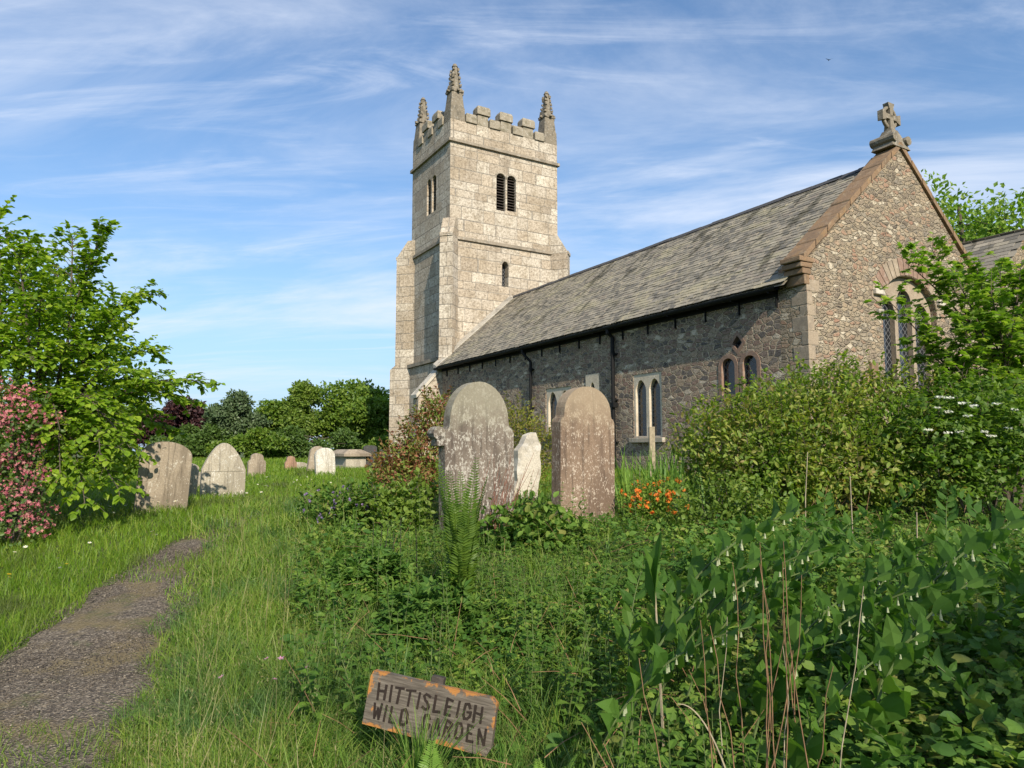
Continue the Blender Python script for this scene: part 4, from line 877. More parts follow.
# maple-like small tree and guelder rose on the right
mt = thing('maple_sapling', 'bushy maple sapling overhanging the gable window at the right edge', 'tree', foot(1010, 9.8), 0)
B = np.array(mt.location); lm, tw = MB(), MB(); T_m = lobed(5, .42, 1.05)
tips = [(888, 300, 9.3), (918, 345, 9.3), (930, 385, 9.2), (950, 330, 9.1), (905, 262, 9.5), (930, 246, 9.7), (950, 268, 9.3), (975, 266, 9.9), (1000, 272, 9.6), (1022, 262, 9.8), (1050, 258, 9.8), (965, 330, 9.0), (960, 370, 9.0), (990, 290, 9.0), (1015, 320, 9.0), (1040, 280, 9.3), (1060, 340, 9.2), (985, 390, 9.1), (1020, 380, 8.9), (970, 280, 10.4), (1010, 270, 10.4), (1090, 300, 9.6), (1080, 400, 9.4), (1000, 430, 9.0), (1040, 430, 9.0), ]
trunks = [B + np.array(q_) for q_ in ((-.35, 0, 1.5), (.1, .1, 2.0), (-.1, -.1, 1.2), (.4, 0, 1.7))]
for tk in trunks: tw.tube(curve(B + (tk - B) * (.1, .1, 0) - (0, 0, .1), tk, 7, 0, .05), np.linspace(.05, .028, 7), 7)
for (u, v, y) in tips:
    tip = np.array(at(u, v, y)); k = int(np.argmin([np.linalg.norm(tk - tip) for tk in trunks])); a = B + (trunks[k] - B) * rng.uniform(.5, 1)
    P = curve(a, tip, 10, .06, rng.normal(0, .05)); L = np.linalg.norm(tip - a); tw.tube(P, np.linspace(.02, .004, 10), 5); ns = int(10 + L * 9)
    for i in range(ns):
        t = .3 + .7 * (i + .5) / ns; j = min(int(t * 9), 8); q_ = P[j] + (P[j + 1] - P[j]) * (t * 9 - j); ax = nrm(P[j + 1] - P[j]); sd = nrm(np.cross(ax, rdir(1)[0]))
        e = q_ + rng.uniform(.2, .42) * nrm(ax * .6 + sd + (0, 0, .1)); PP = sprig(lm, T_m, q_, e, 9, (.07, .125), sag=.05); tw.tube(PP, np.linspace(.005, .002, 8), 3, cap=False)
leaf_cloud(lm, T_m, [(B[0] + .1, B[1] + .2, B[2] + 1.6, .7), (B[0] + .6, B[1], B[2] + 1.75, .8), (B[0] + .1, B[1], B[2] + 1.1, .6), (B[0] + .5, B[1], B[2] + 1.2, .8), (B[0] + .1, B[1] + .4, B[2] + 2.0, .5)], 1500, (.07, .12), shell=.1, up=.9)
for mbx, nm, m_ in ((lm, 'foliage', 'l_vib'), (tw, 'branches', 'bark')):
    mbx.v = [v - B for v in mbx.v]; mbx.build(nm, M[m_], mt)
gr = bush('guelder_rose', 'dark leafy shrub with flat white flower heads under the maple sapling', 985, 8.5, [(-.55, 0, 1.05, .42), (-.1, 0, 1.25, .45), (.4, .05, 1.2, .5), (.2, -.2, .75, .5), (-.4, -.1, .6, .45), (.8, .1, .9, .5)], 4600, lobed(3, .4), (.05, .085), 'l_rose', 60, None, stems=10, shootlen=.25, up=.9)
for (u, v) in ((946, 398), (962, 403), (975, 406), (950, 412), (935, 408), (968, 416), (985, 432), (992, 436), (930, 430), (948, 433), (1008, 428), (940, 397), (958, 432), (996, 404), (1015, 410)):
    p = np.array(at(u + rng.normal(0, 2), v, 7.95 + rng.normal(0, .06))) - np.array(gr.location); n = 16; mb = MB(); a = rng.uniform(0, 6.28, n); r_ = .055 * np.sqrt(rng.random(n)) * rng.uniform(.7, 1.1)
    inst(mb, FL5, np.stack([p[0] + r_ * np.cos(a), p[1] + r_ * np.sin(a), p[2] + rng.normal(0, .004, n)], 1), rdir(n), nrm(rng.normal(0, .25, (n, 3)) + (0, -.35, 1)), rng.uniform(.026, .042, n)); mb.build('flower_head', M['f_white'], gr)
# coloured shrubs by the tower and the wall
bush('barberry_bush', 'bronze and red leaved shrub left of the large grey headstone', 415, 10.2, [(-.25, 0, .45, .36), (.1, 0, .75, .36), (.22, 0, 1.12, .27), (-.1, -.1, .3, .4), (.30, .05, 1.36, .2)], 5600, leaf4(.6), (.035, .075), 'l_red', 110, None, stems=9, shootlen=.3, bark='pinkstem')
bush('spiraea_bush', 'yellow-green shrub with russet tips behind the low white stone', 520, 12.6, [(-.35, 0, .75, .4), (.05, 0, .95, .42), (.4, 0, .7, .38), (-.1, 0, 1.25, .3), (.1, -.1, .45, .5), (-.6, 0, .5, .35)], 4600, leaf4(.5), (.035, .07), 'l_yel', 90, None, stems=9, shootlen=.35)
# iris leaves and orange flowers beside the pink headstone
ir = thing('iris_clump', 'upright sword-leaved green clump beside the pinkish headstone', 'plant', foot(662, 9.5), 0)
mb = MB()
def blades(mb, P, h, wd, bend, dirs=None, stiff=0.0, m=0, seg=(0, .35, .7, 1)):
    n = len(P); a = rng.uniform(0, 2 * math.pi, n) if dirs is None else dirs; dx = np.stack([np.cos(a), np.sin(a), np.zeros(n)], 1); sdv = np.stack([-np.sin(a), np.cos(a), np.zeros(n)], 1)
    tws = rng.uniform(-.9, .9, n); sdv = sdv * np.cos(tws)[:, None] + dx * np.sin(tws)[:, None]; V = []
    for i, t in enumerate(seg):
        c = P + dx * (h * bend * t ** 1.8)[:, None]; c = c + np.array((0, 0, 1)) * (h * (t - .35 * np.minimum(bend, 1.3) * t ** 2.4))[:, None]
        wv = wd * (1 - t ** 1.6) * (.75 if i == 0 else 1)
        if i < len(seg) - 1: V += [c - sdv * wv[:, None] / 2, c + sdv * wv[:, None] / 2]
        else: V.append(c)
    V = np.stack(V, 1); k = V.shape[1]; off = np.arange(n)[:, None, None] * k
    q_ = np.array([(2 * i, 2 * i + 1, 2 * i + 3, 2 * i + 2) for i in range(len(seg) - 2)]); t_ = np.array([(k - 3, k - 2, k - 1)])
    mb.add(V.reshape(-1, 3), [(q_[None] + off).reshape(-1, 4), (t_[None] + off).reshape(-1, 3)], m)
n = 210; P = np.stack([rng.normal(0, .34, n), rng.normal(0, .2, n), np.full(n, -.02)], 1); blades(mb, P, rng.uniform(.6, 1.02, n), np.full(n, .034), rng.uniform(.05, .45, n)); mb.build('leaves', M['l_iris'], ir)
og = bush('orange_flower_clump', 'low clump of bright orange flowers in front of the sword leaves', 652, 8.7, [(-.15, 0, .25, .24), (.18, 0, .28, .24), (0, -.1, .2, .28)], 1800, leaf8(.4), (.03, .06), 'l_fine', 20, ('f_orange', 58, .05, 6), stems=0, cat='flowers', shootlen=.15)
# ------------------------------------------------------------------ leafy clumps of the garden bed
T_tre = compound(leaf8(.72, .1), 3, 68); T_tre4 = compound(leaf4(.7), 3, 68); T_pin = compound(leaf4(.42), 5, 80)
bush('comfrey_clump', 'leafy clump with lilac flower heads at the lawn edge', 346, 8.3, [(-.28, 0, .2, .24), (.05, 0, .24, .26), (.36, .05, .22, .24), (0, -.2, .16, .24)], 1900, leaf8(.48), (.045, .085), 'l_herb', 12, ('f_purple', 64, .032, 6), stems=0, cat='plant', shootlen=.2, up=.9)
bush('hellebore_clump', 'dark glossy fingered-leaf clump near the middle of the long grass', 362, 6.0, [(-.12, 0, .14, .17), (.16, 0, .18, .18), (0, -.1, .12, .17)], 480, T_pin, (.06, .10), 'l_nettle', 0, None, stems=0, cat='plant', up=1.3, shell=.6)
bush('hellebore_clump', 'dark fingered-leaf clump at the foot of the tall fern', 428, 5.2, [(-.12, 0, .14, .17), (.16, 0, .18, .18), (0, -.1, .12, .17)], 480, T_pin, (.06, .10), 'l_nettle', 0, None, stems=0, cat='plant', up=1.3, shell=.6)
bush('dock_clump', 'broad-leaved green clump in front of the two big headstones', 530, 7.6, [(-.3, 0, .15, .24), (.05, 0, .2, .26), (.4, 0, .14, .22), (0, -.2, .12, .26)], 1100, leaf8(.62), (.055, .11), 'l_herb', 0, None, stems=0, cat='plant', up=1.2, shell=.55)
bush('garden_herb_clump', 'young bright-leaved clump below the left end of the wide light-green bush', 728, 7.8, [(-.3, 0, .25, .3), (.1, 0, .35, .3), (.4, 0, .25, .28)], 1500, leaf8(.55), (.04, .08), 'l_light', 14, None, stems=4, cat='plant', up=.9, shootlen=.2)
bush('garden_herb_clump', 'tangled mid-green clump left of the large grey headstone', 400, 8.2, [(-.2, 0, .2, .24), (.15, 0, .26, .24), (0, -.2, .14, .24)], 1300, leaf8(.55), (.05, .09), 'l_light', 24, None, stems=4, cat='plant', up=.7, shootlen=.25)
# ferns
def fern(label, u, y, fronds, L, spread, mat, pw=.16, name='fern', lean=(0, 0)):
    t = thing(name, label, 'fern', foot(u, y), 0); T_p = leaf4(.26, .06)
    for i in range(fronds):
        a = 2 * math.pi * i / fronds + rng.uniform(-.3, .3); d = np.array((math.cos(a), math.sin(a), 0)); l = L * rng.uniform(.8, 1.05); k = 30
        tt = np.linspace(0, 1, k); P = np.outer(tt ** 1.7 * spread * l, d) + np.outer(l * (tt - .18 * spread * tt ** 3), (0, 0, 1)) + np.outer(tt, np.array((lean[0], lean[1], 0)))
        mb = MB(); mb.tube(P, np.linspace(.006, .0015, k), 4)
        ax = nrm(np.gradient(P, axis=0)); sd = nrm(np.cross(ax, d + .01)); m_ = np.arange(3, k)
        prof = np.sin(np.clip((tt[m_] - .06) / .94, 0, 1) ** .62 * math.pi * .97) * .9 + .12
        for s_ in (1, -1):
            D = nrm(sd[m_] * s_ + ax[m_] * .35 + rng.normal(0, .06, (len(m_), 3))); U = nrm(np.cross(D, ax[m_]) * s_ + rng.normal(0, .1, D.shape))
            for o_ in (0, .5): inst(mb, T_p, P[m_] + ax[m_] * (o_ * l / k), D, U, prof * pw)
        mb.build('frond', M[mat], t)
    return t
fern('tall dark green upright fern before the large grey headstone', 462, 5.3, 7, 1.22, .17, 'l_fern', .13)
fern('small pale green fern sprouting right in front of the wooden sign', 431, 2.75, 4, .42, .25, 'l_fernl', .085)
fern('tuft of pale fern at the lower right of the wooden sign', 545, 2.75, 3, .38, .3, 'l_fernl', .07)
# ------------------------------------------------------------------ Solomon's seal, dry stalks, canes
T_s = leaf8(.47, .26, .12)
def seal(label, bells):
    t = thing('solomons_seal', label, 'plant', (0, 0, 0), 0, "Solomon's seal stems")
    tt = np.linspace(0, 1, 16); P = np.stack([.55 * tt ** 1.9, .03 * np.sin(tt * 3), .98 * tt - .22 * tt ** 3], 1)
    mb = MB(); mb.tube(P, np.linspace(.006, .002, 16), 5); mb.build('stem', M['greenstem'], t)
    n = 19; k = np.linspace(.34, 1, n); i = np.minimum((k * 15).astype(int), 14); f = (k * 15 - i)[:, None]; Q = P[i] * (1 - f) + P[i + 1] * f; ax = nrm(P[i + 1] - P[i]); sd = np.tile((0, 1., 0), (n, 1)) * np.where(np.arange(n) % 2, 1, -1)[:, None]
    D = nrm(ax * .55 + sd * .7 + (0, 0, .22) + rng.normal(0, .2, (n, 3))); U = nrm(np.cross(ax, (0, -1., 0)) + rng.normal(0, .32, (n, 3)) + (0, 0, .6))
    mb = MB(); inst(mb, T_s, Q, D, U, np.linspace(.15, .08, n) * rng.uniform(.8, 1.15, n)); mb.build('leaves', M['l_seal'], t)
    nb = 14 if bells else 0
    if not nb: return t
    k = np.sort(np.concatenate([rng.uniform(.5, .74, 5), rng.uniform(.72, .97, 9)])); i = np.minimum((k * 15).astype(int), 14); f = (k * 15 - i)[:, None]; Q = P[i] * (1 - f) + P[i + 1] * f + np.stack([rng.normal(0, .006, nb), rng.normal(0, .012, nb), np.full(nb, 0)], 1)
    a = np.arange(6) * math.pi / 3
    for p in Q:
        mb = MB(); l = rng.uniform(.008, .02); e = p - (0, 0, l); mb.tube([p, e], .0012, 3, cap=False)
        ring = lambda r_, z: np.stack([e[0] + r_ * np.cos(a), e[1] + r_ * np.sin(a), np.full(6, z)], 1)
        mb.frust(ring(.0040, e[2] - .011), ring(.0024, e[2])); mb.frust(ring(.0047, e[2] - .0135), ring(.0040, e[2] - .0111)); mb.build('bell_flower', M['f_bell'], t)
    return t
LBS = "arching Solomon's seal stem with broad leaves and hanging white bells in the shaded bed"
seals = [(.78, 3.5, 10, 1.35), (.80, 3.1, -25, 1.15), (1.0, 3.7, 25, 1.4), (1.2, 3.2, 60, 1.1), (1.45, 3.5, -35, 1.25), (1.7, 3.8, 20, 1.3), (1.9, 3.3, 75, 1.1), (2.1, 3.7, -20, 1.3), (1.3, 4.2, 5, 1.35), (1.65, 4.5, 50, 1.3), (2.3, 4.3, 15, 1.3), (.95, 4.4, -60, 1.2), (2.1, 3.0, 150, 1.1), (1.5, 2.85, 220, .9), (2.6, 3.8, 160, 1.2), (2.0, 4.8, 200, 1.25), (2.75, 4.8, 30, 1.25), (1.15, 2.7, -70, .8), (1.85, 2.7, 100, .85), (2.5, 3.3, -60, 1.1), (1.1, 4.0, 120, 1.2), (1.55, 4.0, 250, 1.15), (2.4, 4.9, 90, 1.2), (.65, 4.0, 70, 1.1), (2.2, 5.4, 20, 1.25), (2.9, 5.2, 160, 1.3), (3.4, 5.6, 60, 1.3), (3.1, 4.6, 10, 1.35), (3.6, 5.0, 200, 1.3), (1.7, 5.3, -20, 1.2), (4.0, 5.8, 120, 1.3), (2.6, 5.9, 70, 1.2), (3.2, 6.3, 10, 1.2), (2.9, 4.0, 100, 1.25), (2.35, 5.0, -70, 1.3)]
proto = seal(LBS, True); plain = seal('arching Solomon\'s seal stem with broad leaves and no flowers in the shaded bed', False); np_ = 0
for i, (x, y, rz, sc) in enumerate(seals):
    sc *= .88
    fl = False
    o = plain if np_ == 0 else copy_thing(plain); np_ += 1
    o.location = (x, y, float(g(x, y)) - .02); o.rotation_euler = (0, R(rng.normal(0, 4)), R(rz)); o.scale = (sc,) * 3
for i, (u, v, y, rz) in enumerate(((803, 512, 3.5, 5), (820, 552, 3.2, -10), (897, 572, 3.1, 10), (930, 588, 2.9, -15), (1030, 520, 3.3, 10), (985, 578, 3.0, 20), (752, 628, 2.6, -20), (935, 632, 2.7, 5), (765, 560, 3.3, 15))):
    p = at(u, v, y); gz = float(g(p.x, y)); sc = (p.z - gz) / .74; o = proto if i == 0 else copy_thing(proto); a = R(rz)
    o.location = (p.x - .55 * sc * math.cos(a), y - .55 * sc * math.sin(a), gz - .02); o.rotation_euler = (0, 0, a); o.scale = (sc,) * 3
def stalk(pts, r0, r1, name, label, mat, loc, group=None, cat='dry stalk'):
    mb = MB(); mb.tube(pts, np.linspace(r0, r1, len(pts)), 5); o = mb.build(name, M[mat], loc=loc); return tag(o, label, cat, group)
LBD = 'thin brown dry stalk standing in the leafy bed right of the sign'
for i in range(17):
    u = [706, 718, 726, 735, 752, 760, 766, 770, 774, 778, 785, 792, 800, 690, 810, 742, 764][i]; y = rng.uniform(2.3, 2.75); h = rng.uniform(.72, 1.2); f = foot(u, y); ln = rng.normal(.04, .12)
    pts = curve((0, 0, -.03), (ln, rng.normal(0, .08), h), 9, 0, rng.normal(0, .10)); pts[:, :2] += np.cumsum(rng.normal(0, .009, (9, 2)), 0)
    stalk(pts, .0034, .0012, 'dry_stalk', LBD, 'dry' if i % 6 else 'drypale', f, 'brown dry stalks')
for (u, y, dx, dz, lb) in ((745, 2.4, .36, .14, 'bent dry bramble cane arching rightwards across the brown stalks'), (772, 2.35, .32, -.05, 'long pale bramble runner trailing to the lower right'), (728, 2.5, -.2, .34, 'pale dry cane leaning left out of the brown stalks')):
    f = foot(u, y); stalk(curve((0, 0, .32), (dx, -.03, .32 + dz), 12, .22), .004, .0015, 'dry_cane', lb, 'drypale', f)
for (u, v0, v1, y, dx, lb) in ((802, 452, 520, 7.7, .06, 'pale bare cane standing in front of the wide bush, leftmost of three'), (849, 476, 540, 7.0, 0, 'pale straight cane below the middle of the wide bush'), (911, 512, 560, 5.8, .02, 'short grey cane among the dark leaves at right')):
    p = at(u, v0, y); f = foot(u, y); stalk([(0, 0, -.05), (dx * .3, 0, (p.z - f.z) * .5), (dx, 0, p.z - f.z)], .007, .005, 'garden_cane', lb, 'drypale', f, cat='cane')
f = foot(652, 11.5); mb = MB(); mb.box((-.045, -.04, -.1), (.045, .04, 1.13)); tag(mb.build('wooden_stake', M['drypale'], loc=f, bevel=.006), 'weathered wooden stake before the twin-light nave window', 'stake')
# reddish dead stems leaning against the grey headstone
ds = thing('dead_stem_tuft', 'tuft of reddish dead stems leaning against the large grey headstone', 'dead stems', foot(494, 7.7))
for i in range(26):
    mb = MB(); a = np.array((rng.normal(0, .12), rng.normal(0, .05), -.05)); e = a + (rng.normal(.22, .10), rng.normal(0, .05), rng.uniform(.6, 1.05)); mb.tube(curve(a, e, 6, 0, rng.normal(0, .06)), np.linspace(.005, .0015, 6), 4); mb.build('stem', M['pinkstem'], ds)
ds = thing('dead_stem_tuft', 'dark upright dead flower stems left of the tall fern', 'dead stems', foot(388, 6.1))
for i in range(9):
    mb = MB(); a = np.array((rng.normal(0, .10), rng.normal(0, .05), -.05)); mb.tube(curve(a, a + (rng.normal(0, .04), 0, rng.uniform(.4, .75)), 6, 0, rng.normal(0, .03)), np.linspace(.005, .002, 6), 4); mb.build('stem', M['bark_dark'], ds)
# tall shoot with big blades
sh = thing('broad_leaf_shoot', 'pale-stalked shoot with large twisted green blades right of the sign', 'plant', foot(660, 3.3), 0)
mb = MB(); mb.tube(curve((.0, 0, -.05), (-.035, 0, .86), 8, 0, .03), np.linspace(.008, .004, 8), 6); mb.build('stem', M['drypale'], sh)
mb = MB(); tb = leaf8(.34, .05, .25)
inst(mb, tb, [(-.035, 0, .78), (-.04, 0, .84)], [(.02, -.15, 1), (-.16, -.2, .95)], [(-.95, -.25, .1), (.85, -.5, .1)], [.36, .24]); mb.build('blades', M['l_seal'], sh)

# ------------------------------------------------------------------ wooden sign
sg = thing('wooden_sign', 'low weathered wooden garden sign with dark carved lettering in the grass', 'sign', (0, 0, 0), 0)
SP = at(417, 724, 3.2); sg.location = (SP.x, 3.2, float(g(SP.x, 3.2)) + .03); sg.scale = (.97, 1, .93); sg.rotation_euler = (R(-8), R(7.5), R(-14))
def signmat():
    s = NT('worn_sign_board'); ob = s.obj(); gr_ = s.noise(s.mapping(ob, (3, 30, 40)), 3, 5, .6); pa = s.noise(s.mapping(ob, (1.6, 1, 1.2)), 4.2, 5, .7)
    sp = s.n('ShaderNodeSeparateXYZ'); s.l(ob, sp.inputs[0])
    col = s.ramp(gr_, [(.3, (.055, .045, .034)), (.5, (.105, .088, .068)), (.7, (.165, .142, .112))])
    edge = s.math('MAXIMUM', s.math('ABSOLUTE', s.math('DIVIDE', sp.outputs[0], .31)), s.math('DIVIDE', s.math('ABSOLUTE', s.math('SUBTRACT', sp.outputs[2], .3675)), .1225))
    k = s.step(s.math('ADD', s.math('MULTIPLY', pa, 1.5), s.math('MULTIPLY', edge, .62)), 1.35, 1.45)
    col = s.mix(k, col, s.mix(gr_, (.24, .10, .03), (.42, .19, .045)))
    return s.set(col, s.bump(gr_, .5, .004), .85)
M['sign'] = signmat(); M['letter'] = simple('dark_carved_groove', (.022, .015, .011), .95); M['post'] = simple('dark_old_wood', (.06, .05, .04), .9, var=.5)
mb = MB(); W2, Z0, Z1 = .305, .245, .49
plate(mb, [(-W2, Z0), (W2 - .02, Z0 - .01), (W2, Z0 + .03), (W2 - .005, Z1 - .025), (W2 - .03, Z1 - .004), (-W2 + .008, Z1), (-W2 - .002, Z1 - .03)], [], lambda x, z: (x, -.018, z), (0, .036, 0)); mb.build('board', M['sign'], sg, bevel=.004)
GL = {'H': ['0,0 0,1', '.7,0 .7,1', '0,.5 .7,.5'], 'I': ['.15,0 .15,1'], 'T': ['.35,0 .35,1', '-.05,1 .75,1'], 'S': ['.62,.85 .45,1 .2,1 .05,.82 .12,.6 .5,.45 .62,.25 .5,.03 .2,0 .03,.15'], 'L': ['.05,1 .05,0 .62,0'], 'E': ['.6,1 .05,1 .05,0 .62,0', '.05,.52 .5,.52'], 'G': ['.68,.8 .5,1 .2,1 .03,.7 .03,.3 .2,0 .52,0 .68,.2 .68,.45 .42,.45'], 'W': ['0,1 .2,0 .4,.7 .6,0 .8,1'], 'D': ['.05,0 .05,1 .4,1 .66,.72 .66,.28 .4,0 .05,0'], 'A': ['0,0 .35,1 .7,0', '.14,.4 .56,.4'], 'R': ['.05,0 .05,1 .45,1 .62,.85 .62,.65 .45,.5 .05,.5', '.35,.5 .66,0'], 'N': ['.03,0 .03,1 .66,0 .66,1']}
lb = MB()
def write(txt, x, z, h, w_):
    for ch in txt:
        if ch in GL:
            for s_ in GL[ch]:
                pts = [tuple(map(float, p.split(','))) for p in s_.split()]; pts = [(x + p[0] * h * .72 + rng.normal(0, .0016), z + p[1] * h + rng.normal(0, .002)) for p in pts]
                for (x0, z0_), (x1, z1_) in zip(pts[:-1], pts[1:]):
                    d = np.array((x1 - x0, z1_ - z0_)); L = np.linalg.norm(d); d /= L; nn_ = np.array((-d[1], d[0])) * rng.uniform(.0048, .0062); e = d * .004
                    q_ = [(x0 - e[0] - nn_[0], z0_ - e[1] - nn_[1]), (x1 + e[0] - nn_[0], z1_ + e[1] - nn_[1]), (x1 + e[0] + nn_[0], z1_ + e[1] + nn_[1]), (x0 - e[0] + nn_[0], z0_ - e[1] + nn_[1])]
                    r_ = np.array([(a, -.0195 - rng.uniform(0, .0008), b) for a, b in q_]); lb.frust(r_, r_ + (0, .004, 0))
        x += w_ * (.55 if ch == 'I' else 1.0)
write('HITTISLEIGH', -.255, .372, .066, .0535); write('WILD GARDEN', -.262, .282, .066, .0525)
lb.build('lettering', M['letter'], sg)
mb = MB(); mb.box((-.03, .02, -.2), (.03, .06, .515)); mb.build('post', M['post'], sg, bevel=.004)

# ------------------------------------------------------------------ grass and ground cover
def field(n, ylo, yhi, xl=-.92, xr=.80):
    y = np.exp(rng.uniform(math.log(ylo), math.log(yhi), n)); return rng.uniform(xl, xr, n) * (y + .3), y
def churchy(x, y):                       # inside the church footprint
    e = (x - 6.171) * .506 - (y - 14.7) * .8625; nn_ = (x - 6.171) * .8625 + (y - 14.7) * .506; return (e < .1) & (e > -24) & (nn_ > -.15) & (nn_ < 14)
def soil(x, y): return g(x, y) + .03 * vnoise(x, y, 2.2, 3) * (np.abs(y) < 40) - .01
x, y = field(410000, 2.2, 40); k = (in_path(x, y) & (vnoise(x, y, 2.6, 77) > .42) & (rng.random(len(x)) < .35)) | (x < np.where(y < 13.5, path_l(y) + .03 + .07 * vnoise(x, y, 5, 2), 1e9)) | ((y > 8.5) & (x > path_r(y) - .02) & (x < garden_l(y) + .3)) | (y > 12.2)
k &= ~churchy(x, y) ; x, y = x[k], y[k]; n = len(x); cl_ = .5 + .5 * vnoise(x, y, 1.7, 5)
near = np.clip((9 - y) / 4, 0, 1) * ~in_path(x, y, -.02)
mb = MB(); blades(mb, np.stack([x, y, soil(x, y)], 1), (.05 + .09 * rng.random(n)) * (1 + .9 * near * cl_) + .0035 * y, np.maximum(.0045, .0010 * y), rng.uniform(.2, 1.1, n)); tag(mb.build('lawn_grass', M['lawn']), 'short sunny green grass of the churchyard lawn', 'grass', kind='stuff')
x, y = field(120000, 2.2, 11.5, -.85, .1); k = ((x > path_r(y) - .16 + .09 * vnoise(x, y, 5, 8)) | ((y > 7.7) & (x > path_l(y)))) & (x < garden_l(y) + .25 * rng.normal(0, 1, len(x))); x, y = x[k], y[k]; n = len(x); cl_ = np.clip(.5 + .5 * vnoise(x, y, 3.1, 6), 0, 1); ed = np.maximum(np.clip((x - path_r(y)) / .4 + .5, .4, 1), np.clip((y - 7.3) / .8, 0, .85))
mb = MB(); blades(mb, np.stack([x, y, soil(x, y)], 1), (.10 + .17 * rng.random(n) + .22 * cl_ * rng.random(n)) * ed, np.maximum(.0045, .0011 * y) * rng.uniform(.7, 1.7, n), rng.uniform(.1, 1.5, n), seg=(0, .3, .55, .8, 1)); tag(mb.build('verge_grass', M['longgrass']), 'long unmown grass between the gravel path and the garden bed', 'grass', kind='stuff')
# seed-head stems in the verge
j = rng.choice(np.where(ed > .6)[0], 260, replace=False); mb = MB(); P = np.stack([x[j], y[j], soil(x[j], y[j])], 1); hh = rng.uniform(.3, .6, 260); blades(mb, P, hh, np.full(260, .004), rng.uniform(.05, .5, 260))
for p, h in zip(P, hh):
    m_ = 10; inst(mb, leaf4(.22), p + np.stack([rng.normal(0, .012, m_), rng.normal(0, .012, m_), h * rng.uniform(.72, .98, m_)], 1), nrm(rng.normal(0, .5, (m_, 3)) + (0, 0, 1)), rdir(m_), rng.uniform(.010, .02, m_))
tag(mb.build('seeding_grass', M['straw']), 'straw coloured seed stems rising from the long grass', 'grass', kind='stuff')
# garden bed
def bed(n, ylo, yhi): 
    x, y = field(int(n * 1.08), ylo, yhi, -.75, .94); k = (x > garden_l(y) - .05) & ~churchy(x, y); return x[k], y[k]
def hh_(x, y): return np.clip(.17 + .42 * np.clip((x - .4) / 1.6, 0, 1) * np.clip((8.0 - y) / 2.5, .15, 1) + .10 * vnoise(x, y, 2.3, 21), .06, .75)
x, y = bed(70000, 2.0, 12.5); k = (x < 1.6) | (y > 5.5); x, y = x[k], y[k]; k = rng.random(len(x)) < np.where((y > 2.8) & (y < 7), 1, .45); x, y = x[k], y[k]; n = len(x); cl_ = np.clip(.5 + .5 * vnoise(x, y, 2.7, 31), 0, 1)
mb = MB(); blades(mb, np.stack([x, y, soil(x, y)], 1), (.10 + .12 * rng.random(n) + .16 * cl_ * rng.random(n)), np.maximum(.0055, .0011 * y), rng.uniform(.2, 1.2, n), seg=(0, .3, .6, 1)); tag(mb.build('bed_grass', M['gardengrass']), 'tufts of lush grass growing through the garden bed', 'grass', kind='stuff')
n = 420; px_ = np.concatenate([rng.uniform(-.75, .04, 170), rng.normal(-.38, .032, 150), rng.normal(-.62, .05, 60), rng.normal(-.02, .03, 40)]); py_ = rng.uniform(2.86, 3.1, n)
mb = MB(); hb = rng.uniform(.20, .36, n) + .20 * np.exp(-((px_ + .37) / .05) ** 2); blades(mb, np.stack([px_, py_, soil(px_, py_)], 1), hb, rng.uniform(.007, .013, n), rng.uniform(.1, .8, n), seg=(0, .3, .6, .85, 1)); tag(mb.build('bed_grass', M['gardengrass']), 'blades of grass hiding the lower edge of the wooden sign', 'grass', kind='stuff')
def cover(name, label, n, ylo, yhi, T, size, mat, where, lo=.25, hi=1.0, hs=1.0, tilt=.55, scale_y=0.0, kind='stuff'):
    x, y = bed(n, ylo, yhi); k = where(x, y); k &= np.hypot((x + .13) / 1.0, (y - 5.45) / .45) > .30; x, y = x[k], y[k]; n = len(x); h = hh_(x, y) * hs * rng.uniform(lo, hi, n) ** .7
    D = nrm(np.stack([rng.normal(0, 1, n), rng.normal(0, 1, n), rng.normal(-.1, .3, n)], 1)); U = nrm(rng.normal(0, tilt, (n, 3)) + (0, -.12, 1))
    mb = MB(); inst(mb, T, np.stack([x, y, soil(x, y) + h], 1), D, U, rng.uniform(*size, n) * (1 + scale_y * y)); tag(mb.build(name, M[mat]), label, 'ground cover', kind=kind)
cover('trefoil_ground_cover', 'mid-green three-part leaves carpeting the garden bed', 17000, 2.0, 6.0, T_tre, (.032, .06), 'l_herb', lambda x, y: (vnoise(x, y, 2.0, 41) > -.25))
cover('trefoil_ground_cover', 'mid-green three-part leaves in the rear of the garden bed', 15000, 5.2, 12.5, T_tre4, (.035, .07), 'l_herb', lambda x, y: (vnoise(x, y, 2.0, 42) > -.6))
cover('feathery_ground_cover', 'fine bright feathery weeds in the sunny middle of the bed', 34000, 4.0, 9.0, T_tre4, (.014, .03), 'l_fine', lambda x, y: (x < 2.6) & (x > -.9) & (vnoise(x, y, 1.6, 43) > -.6), hs=.8)
cover('dark_ground_cover', 'dark oval leaves in the shade of the bed', 9000, 2.0, 8.0, leaf8(.55), (.05, .10), 'l_nettle', lambda x, y: (vnoise(x, y, 1.7, 44) > .05) | (x > 1.0), hs=1.1)
cover('lobed_ground_cover', 'larger lobed leaves at the near right corner of the bed', 3400, 2.0, 5.0, lobed(5, .22, .95), (.04, .08), 'l_herb', lambda x, y: (x > .45), hs=1.1, lo=.4)
